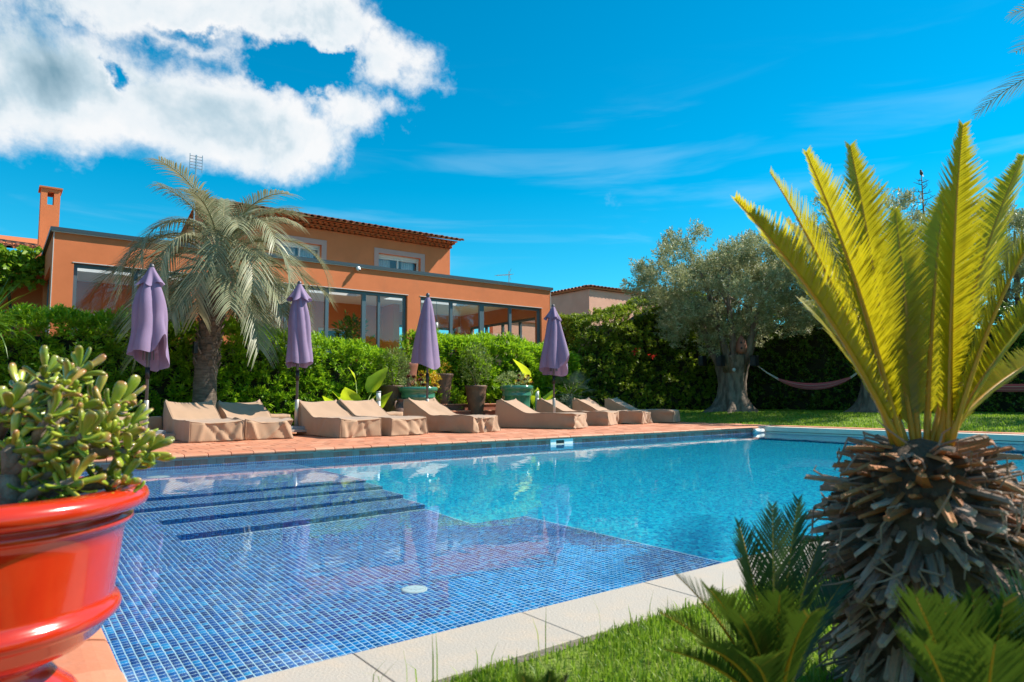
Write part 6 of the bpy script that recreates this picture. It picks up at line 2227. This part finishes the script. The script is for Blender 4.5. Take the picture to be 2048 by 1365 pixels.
# ---------------------------------------------------------------- hammocks and things in the olive
def build_hammocks():
    m, t = new_mat('hammock')
    a = t.n('ShaderNodeAttribute', attribute_name='var').outputs['Fac']
    st = t.math('FRACT', t.math('MULTIPLY', a, 6.0))
    c = t.ramp(st, [(0.0, (0.50, 0.09, 0.13)), (0.35, (0.42, 0.12, 0.17)), (0.45, (0.55, 0.46, 0.44)), (0.55, (0.36, 0.05, 0.10)), (0.85, (0.48, 0.20, 0.25)), (0.95, (0.15, 0.17, 0.25))])
    c.node.color_ramp.interpolation = 'CONSTANT'
    p = t.n('ShaderNodeBsdfPrincipled', {'Base Color': c, 'Roughness': 0.9})
    t.n('ShaderNodeOutputMaterial', {'Surface': p.outputs[0]})
    M['hammock'] = m
    M['cord'] = pm('cord', (0.50, 0.46, 0.42), None, 0.9)

    def one(A, B, low, label, fa=0.20, fb=0.20):
        A, B = Vector(A), Vector(B)
        root = empty('hammock', (A.x, A.y, 0))
        of = Vector((A.x, A.y, 0))

        def line(s):
            q = A.lerp(B, s)
            z = A.z * (1 - s) + B.z * s
            q.z = z - (z - low) * (1 - (2 * s - 1) ** 2) ** 0.9
            return q - of
        d = (B - A)
        d.z = 0
        sd_ = Vector((-d.y, d.x, 0)).normalized()
        n, mw = 44, 16
        V, F, var = [], [], []
        for i in range(n + 1):
            s = fa + (1 - fa - fb) * i / n
            c_ = line(s)
            u = i / n
            w = 0.07 + 0.17 * math.sin(math.pi * u) ** 0.6
            dep = 0.16 * math.sin(math.pi * u) ** 0.7 + 0.05
            for k in range(mw + 1):
                v_ = k / mw * 2 - 1
                V.append(c_ + sd_ * w * v_ + Vector((0, 0, dep * (v_ * v_) - dep * 0.4 + 0.008 * math.sin(11 * v_ + 3 * u))))
                var.append(k / mw)
        for i in range(n):
            for k in range(mw):
                F.append((i * (mw + 1) + k, i * (mw + 1) + k + 1, (i + 1) * (mw + 1) + k + 1, (i + 1) * (mw + 1) + k))
        mesh_obj('cloth', V, F, 'hammock', root, True, var)
        cd = MB()
        for k in range(0, mw + 1, 2):
            cd.tube([A - of, (A - of).lerp(V[k], 0.5) - Vector((0, 0, 0.03)), V[k]], 0.010, 4)
            j = n * (mw + 1) + k
            cd.tube([B - of, (B - of).lerp(V[j], 0.5) - Vector((0, 0, 0.03)), V[j]], 0.010, 4)
        cd.build('cords', 'cord', root)['kind'] = 'stuff'
        tag(root, label, 'hammock', 'striped hammocks')
    za = atX(1518, 733, 19.6).z
    A = atX(1512, 730, 19.7)
    B = atX(1752, 715, 20.75)
    lowp = atX(1635, 775, 20.2).z
    one(A, B, lowp, 'red striped hammock slung between the two olive trunks')
    C = atX(1790, 742, 20.85)
    D = Vector((21.65, 3.5, 1.55))
    one(C, D, atX(2060, 782, 21.25).z + 0.05, 'red striped hammock at the right edge beyond the cycad', 0.15, 0.15)


build_hammocks()


def build_small_things():
    # bird house hanging in the olive
    p = atX(1483, 695, 19.1)
    b = empty('bird_house', (p.x, p.y, p.z - 0.2))
    clay = M['clay_pot']
    MB().lathe([(0.0, 0.0), (0.10, 0.0), (0.155, 0.06), (0.17, 0.20), (0.15, 0.36), (0.08, 0.50), (0.03, 0.58), (0.0, 0.60)], 24).build('body', clay, b, True)
    w = Vector((CAM.x - p.x, CAM.y - p.y, 0)).normalized()
    for z in (0.16, 0.34):
        o = MB().tube([w * 0.12, w * 0.172 if z < 0.3 else w * 0.158], 0.035, 14).build('entry_hole', 'black', b, True)
        o.location = (0, 0, z)
    MB().tube([(0, 0, 0.59), (0.02, 0.02, 1.1)], 0.008, 5).build('cord', 'wood', b)
    tag(b, 'clay bird house with two round holes hanging in the big olive', 'bird house')
    for (px, py, Xp, lab) in ((1405, 722, 19.3, 'black speaker box on the left side of the olive trunk'), (1441, 722, 18.85, 'black speaker box on the front of the olive trunk'), (1509, 722, 19.55, 'black speaker box on the right side of the olive trunk')):
        q = atX(px, py, Xp)
        s = empty('speaker_box', q)
        MB().slab(-0.10, 0.10, -0.10, 0.10, -0.17, 0.17, 0.012).build('housing', 'black', s)
        MB().box(-0.112, -0.1005, -0.075, 0.075, -0.14, 0.14).build('grille', 'rubber', s)
        tag(s, lab, 'speaker', 'black speakers in the olive')
    q = atX(1468, 740, 19.0)
    M['grey_ball'] = pm('grey_ball', (0.42, 0.46, 0.46), None, 0.3)
    MBo = MB().lathe([(0.0, -0.06), (0.03, -0.052), (0.052, -0.03), (0.06, 0), (0.052, 0.03), (0.03, 0.052), (0.0, 0.06)], 20).build('ball_light', 'grey_ball', None, True)
    MBo.location = q
    MB().tube([(0, 0, 0.08), (0.05, 0.02, 0.35)], 0.006, 5).build('cord', 'black', MBo)
    tag(MBo, 'small pale glass ball hanging in the fork of the big olive', 'ornament')
    # security camera under the parapet
    p = atY(714, 540, HY)
    s = empty('security_camera', (p.x, HY, p.z))
    MB().tube([(0, 0, 0.03), (0, -0.12, 0.03)], [0.05, 0.055], 18).build('mount', 'white_plastic', s, True)
    MB().lathe([(0.0, -0.06), (0.038, -0.053), (0.057, -0.023), (0.06, 0.0), (0.045, 0.022)], 20, (0, -0.12, 0)).build('dome', 'white_plastic', s, True)
    MB().lathe([(0.0, -0.03), (0.03, -0.022), (0.038, 0.0)], 16, (0.015, -0.162, -0.025)).build('lens', 'black', s, True)
    tag(s, 'white dome security camera under the villa parapet', 'security camera')
    # television aerials
    p = atY(1018, 570, 20.0)
    a = empty('roof_aerial', (p.x, 20.0, 4.36))
    zz = atY(1020, 543, 20.0).z - 4.36
    MB().tube([(0, 0, 0), (0, 0, zz)], 0.016, 6).build('mast', 'steel', a)
    e = atY(990, 552, 20.0)
    MB().tube([(0.1, 0, zz - 0.12), (e.x - p.x, -0.1, e.z - 4.36)], 0.012, 5).build('boom', 'steel', a)
    for k in range(7):
        t = k / 6
        c_ = Vector((0.1, 0, zz - 0.12)).lerp(Vector((e.x - p.x, -0.1, e.z - 4.36)), t)
        MB().tube([c_ + Vector((0, -0.12 - .05 * (1 - t), 0)), c_ + Vector((0, 0.12 + .05 * (1 - t), 0))], 0.007, 4).build('element', 'steel', a)
    for k in (-1, 1):
        MB().tube([(0.0, 0, zz - 0.12), (0.1, 0.0, zz - 0.12 + 0.22 * k)], 0.008, 4).build('reflector', 'steel', a)
    tag(a, 'small roof aerial above the right end of the villa', 'aerial')
    p = atY(389, 420, 24.4)
    p = atY(389, 420, 21.2)
    a = empty('roof_aerial', (p.x, 21.2, 4.386))
    z1 = atY(389, 310, 21.2).z - 4.386
    MB().tube([(0, 0, 0), (0, 0, z1)], 0.022, 6).build('mast', 'steel', a)
    for k in range(5):
        z = z1 - 0.04 - 0.09 * k
        MB().tube([(-0.17, 0, z), (0.17, 0, z)], 0.009, 4).build('element', 'steel', a)
    for s_ in (-0.17, 0.17):
        MB().tube([(s_, 0, z1 + 0.02), (s_, 0, z1 - 0.5)], 0.011, 4).build('frame', 'steel', a)
    tag(a, 'grid shaped roof aerial on the upper roof above the palm', 'aerial')
    # rooms behind the glass: plants and lamps
    r = np.random.default_rng(91)
    for (px, Y, h, lab, mat) in ((700, 19.6, 1.7, 'tall dark houseplant behind the middle sliding door', 'hedge_dark'), (1000, 20.6, 1.5, 'spreading houseplant behind the right sliding doors', 'hedge_dark'), (200, 21.0, 1.5, 'houseplant behind the left picture window', 'hedge_dark')):
        p = atY(px, 650, Y)
        o = empty('houseplant', (p.x, Y, FZ))
        MB().lathe([(0.0, 0.0), (0.13, 0.0), (0.18, 0.3), (0.19, 0.32), (0.16, 0.32), (0.15, 0.28)], 20).build('planter', 'clay_pot', o, True)
        MB().tube([(0, 0, 0.25), (0.03, 0, h)], [0.02, 0.01], 6).build('stem', 'wood', o)
        bush('foliage', (0, 0, h * 0.8), 0.42, 500, 0.20, 0.06, mat, o, r, 6, 0.5, sq=(1, 1, 1.3))
        tag(o, lab, 'houseplant', 'houseplants behind the glass')
    for (px, py, lab) in ((873, 652, 'pale pendant lamp seen through the left pane of the right doors'), (918, 660, 'second pale pendant lamp further inside the right doors')):
        Y = 20.6 if px < 900 else 22.4
        p = atY(px, py, Y)
        o = empty('pendant_lamp', (p.x, Y, p.z))
        MB().tube([(0, 0, -0.11), (0, 0, 0.11)], 0.055, 14).build('shade', 'white_plastic', o, True)
        MB().tube([(0, 0, 0.11), (0, 0, 4.12 - p.z)], 0.006, 5).build('cable', 'black', o)
        tag(o, lab, 'pendant lamp', 'pendant lamps behind the glass')


build_small_things()
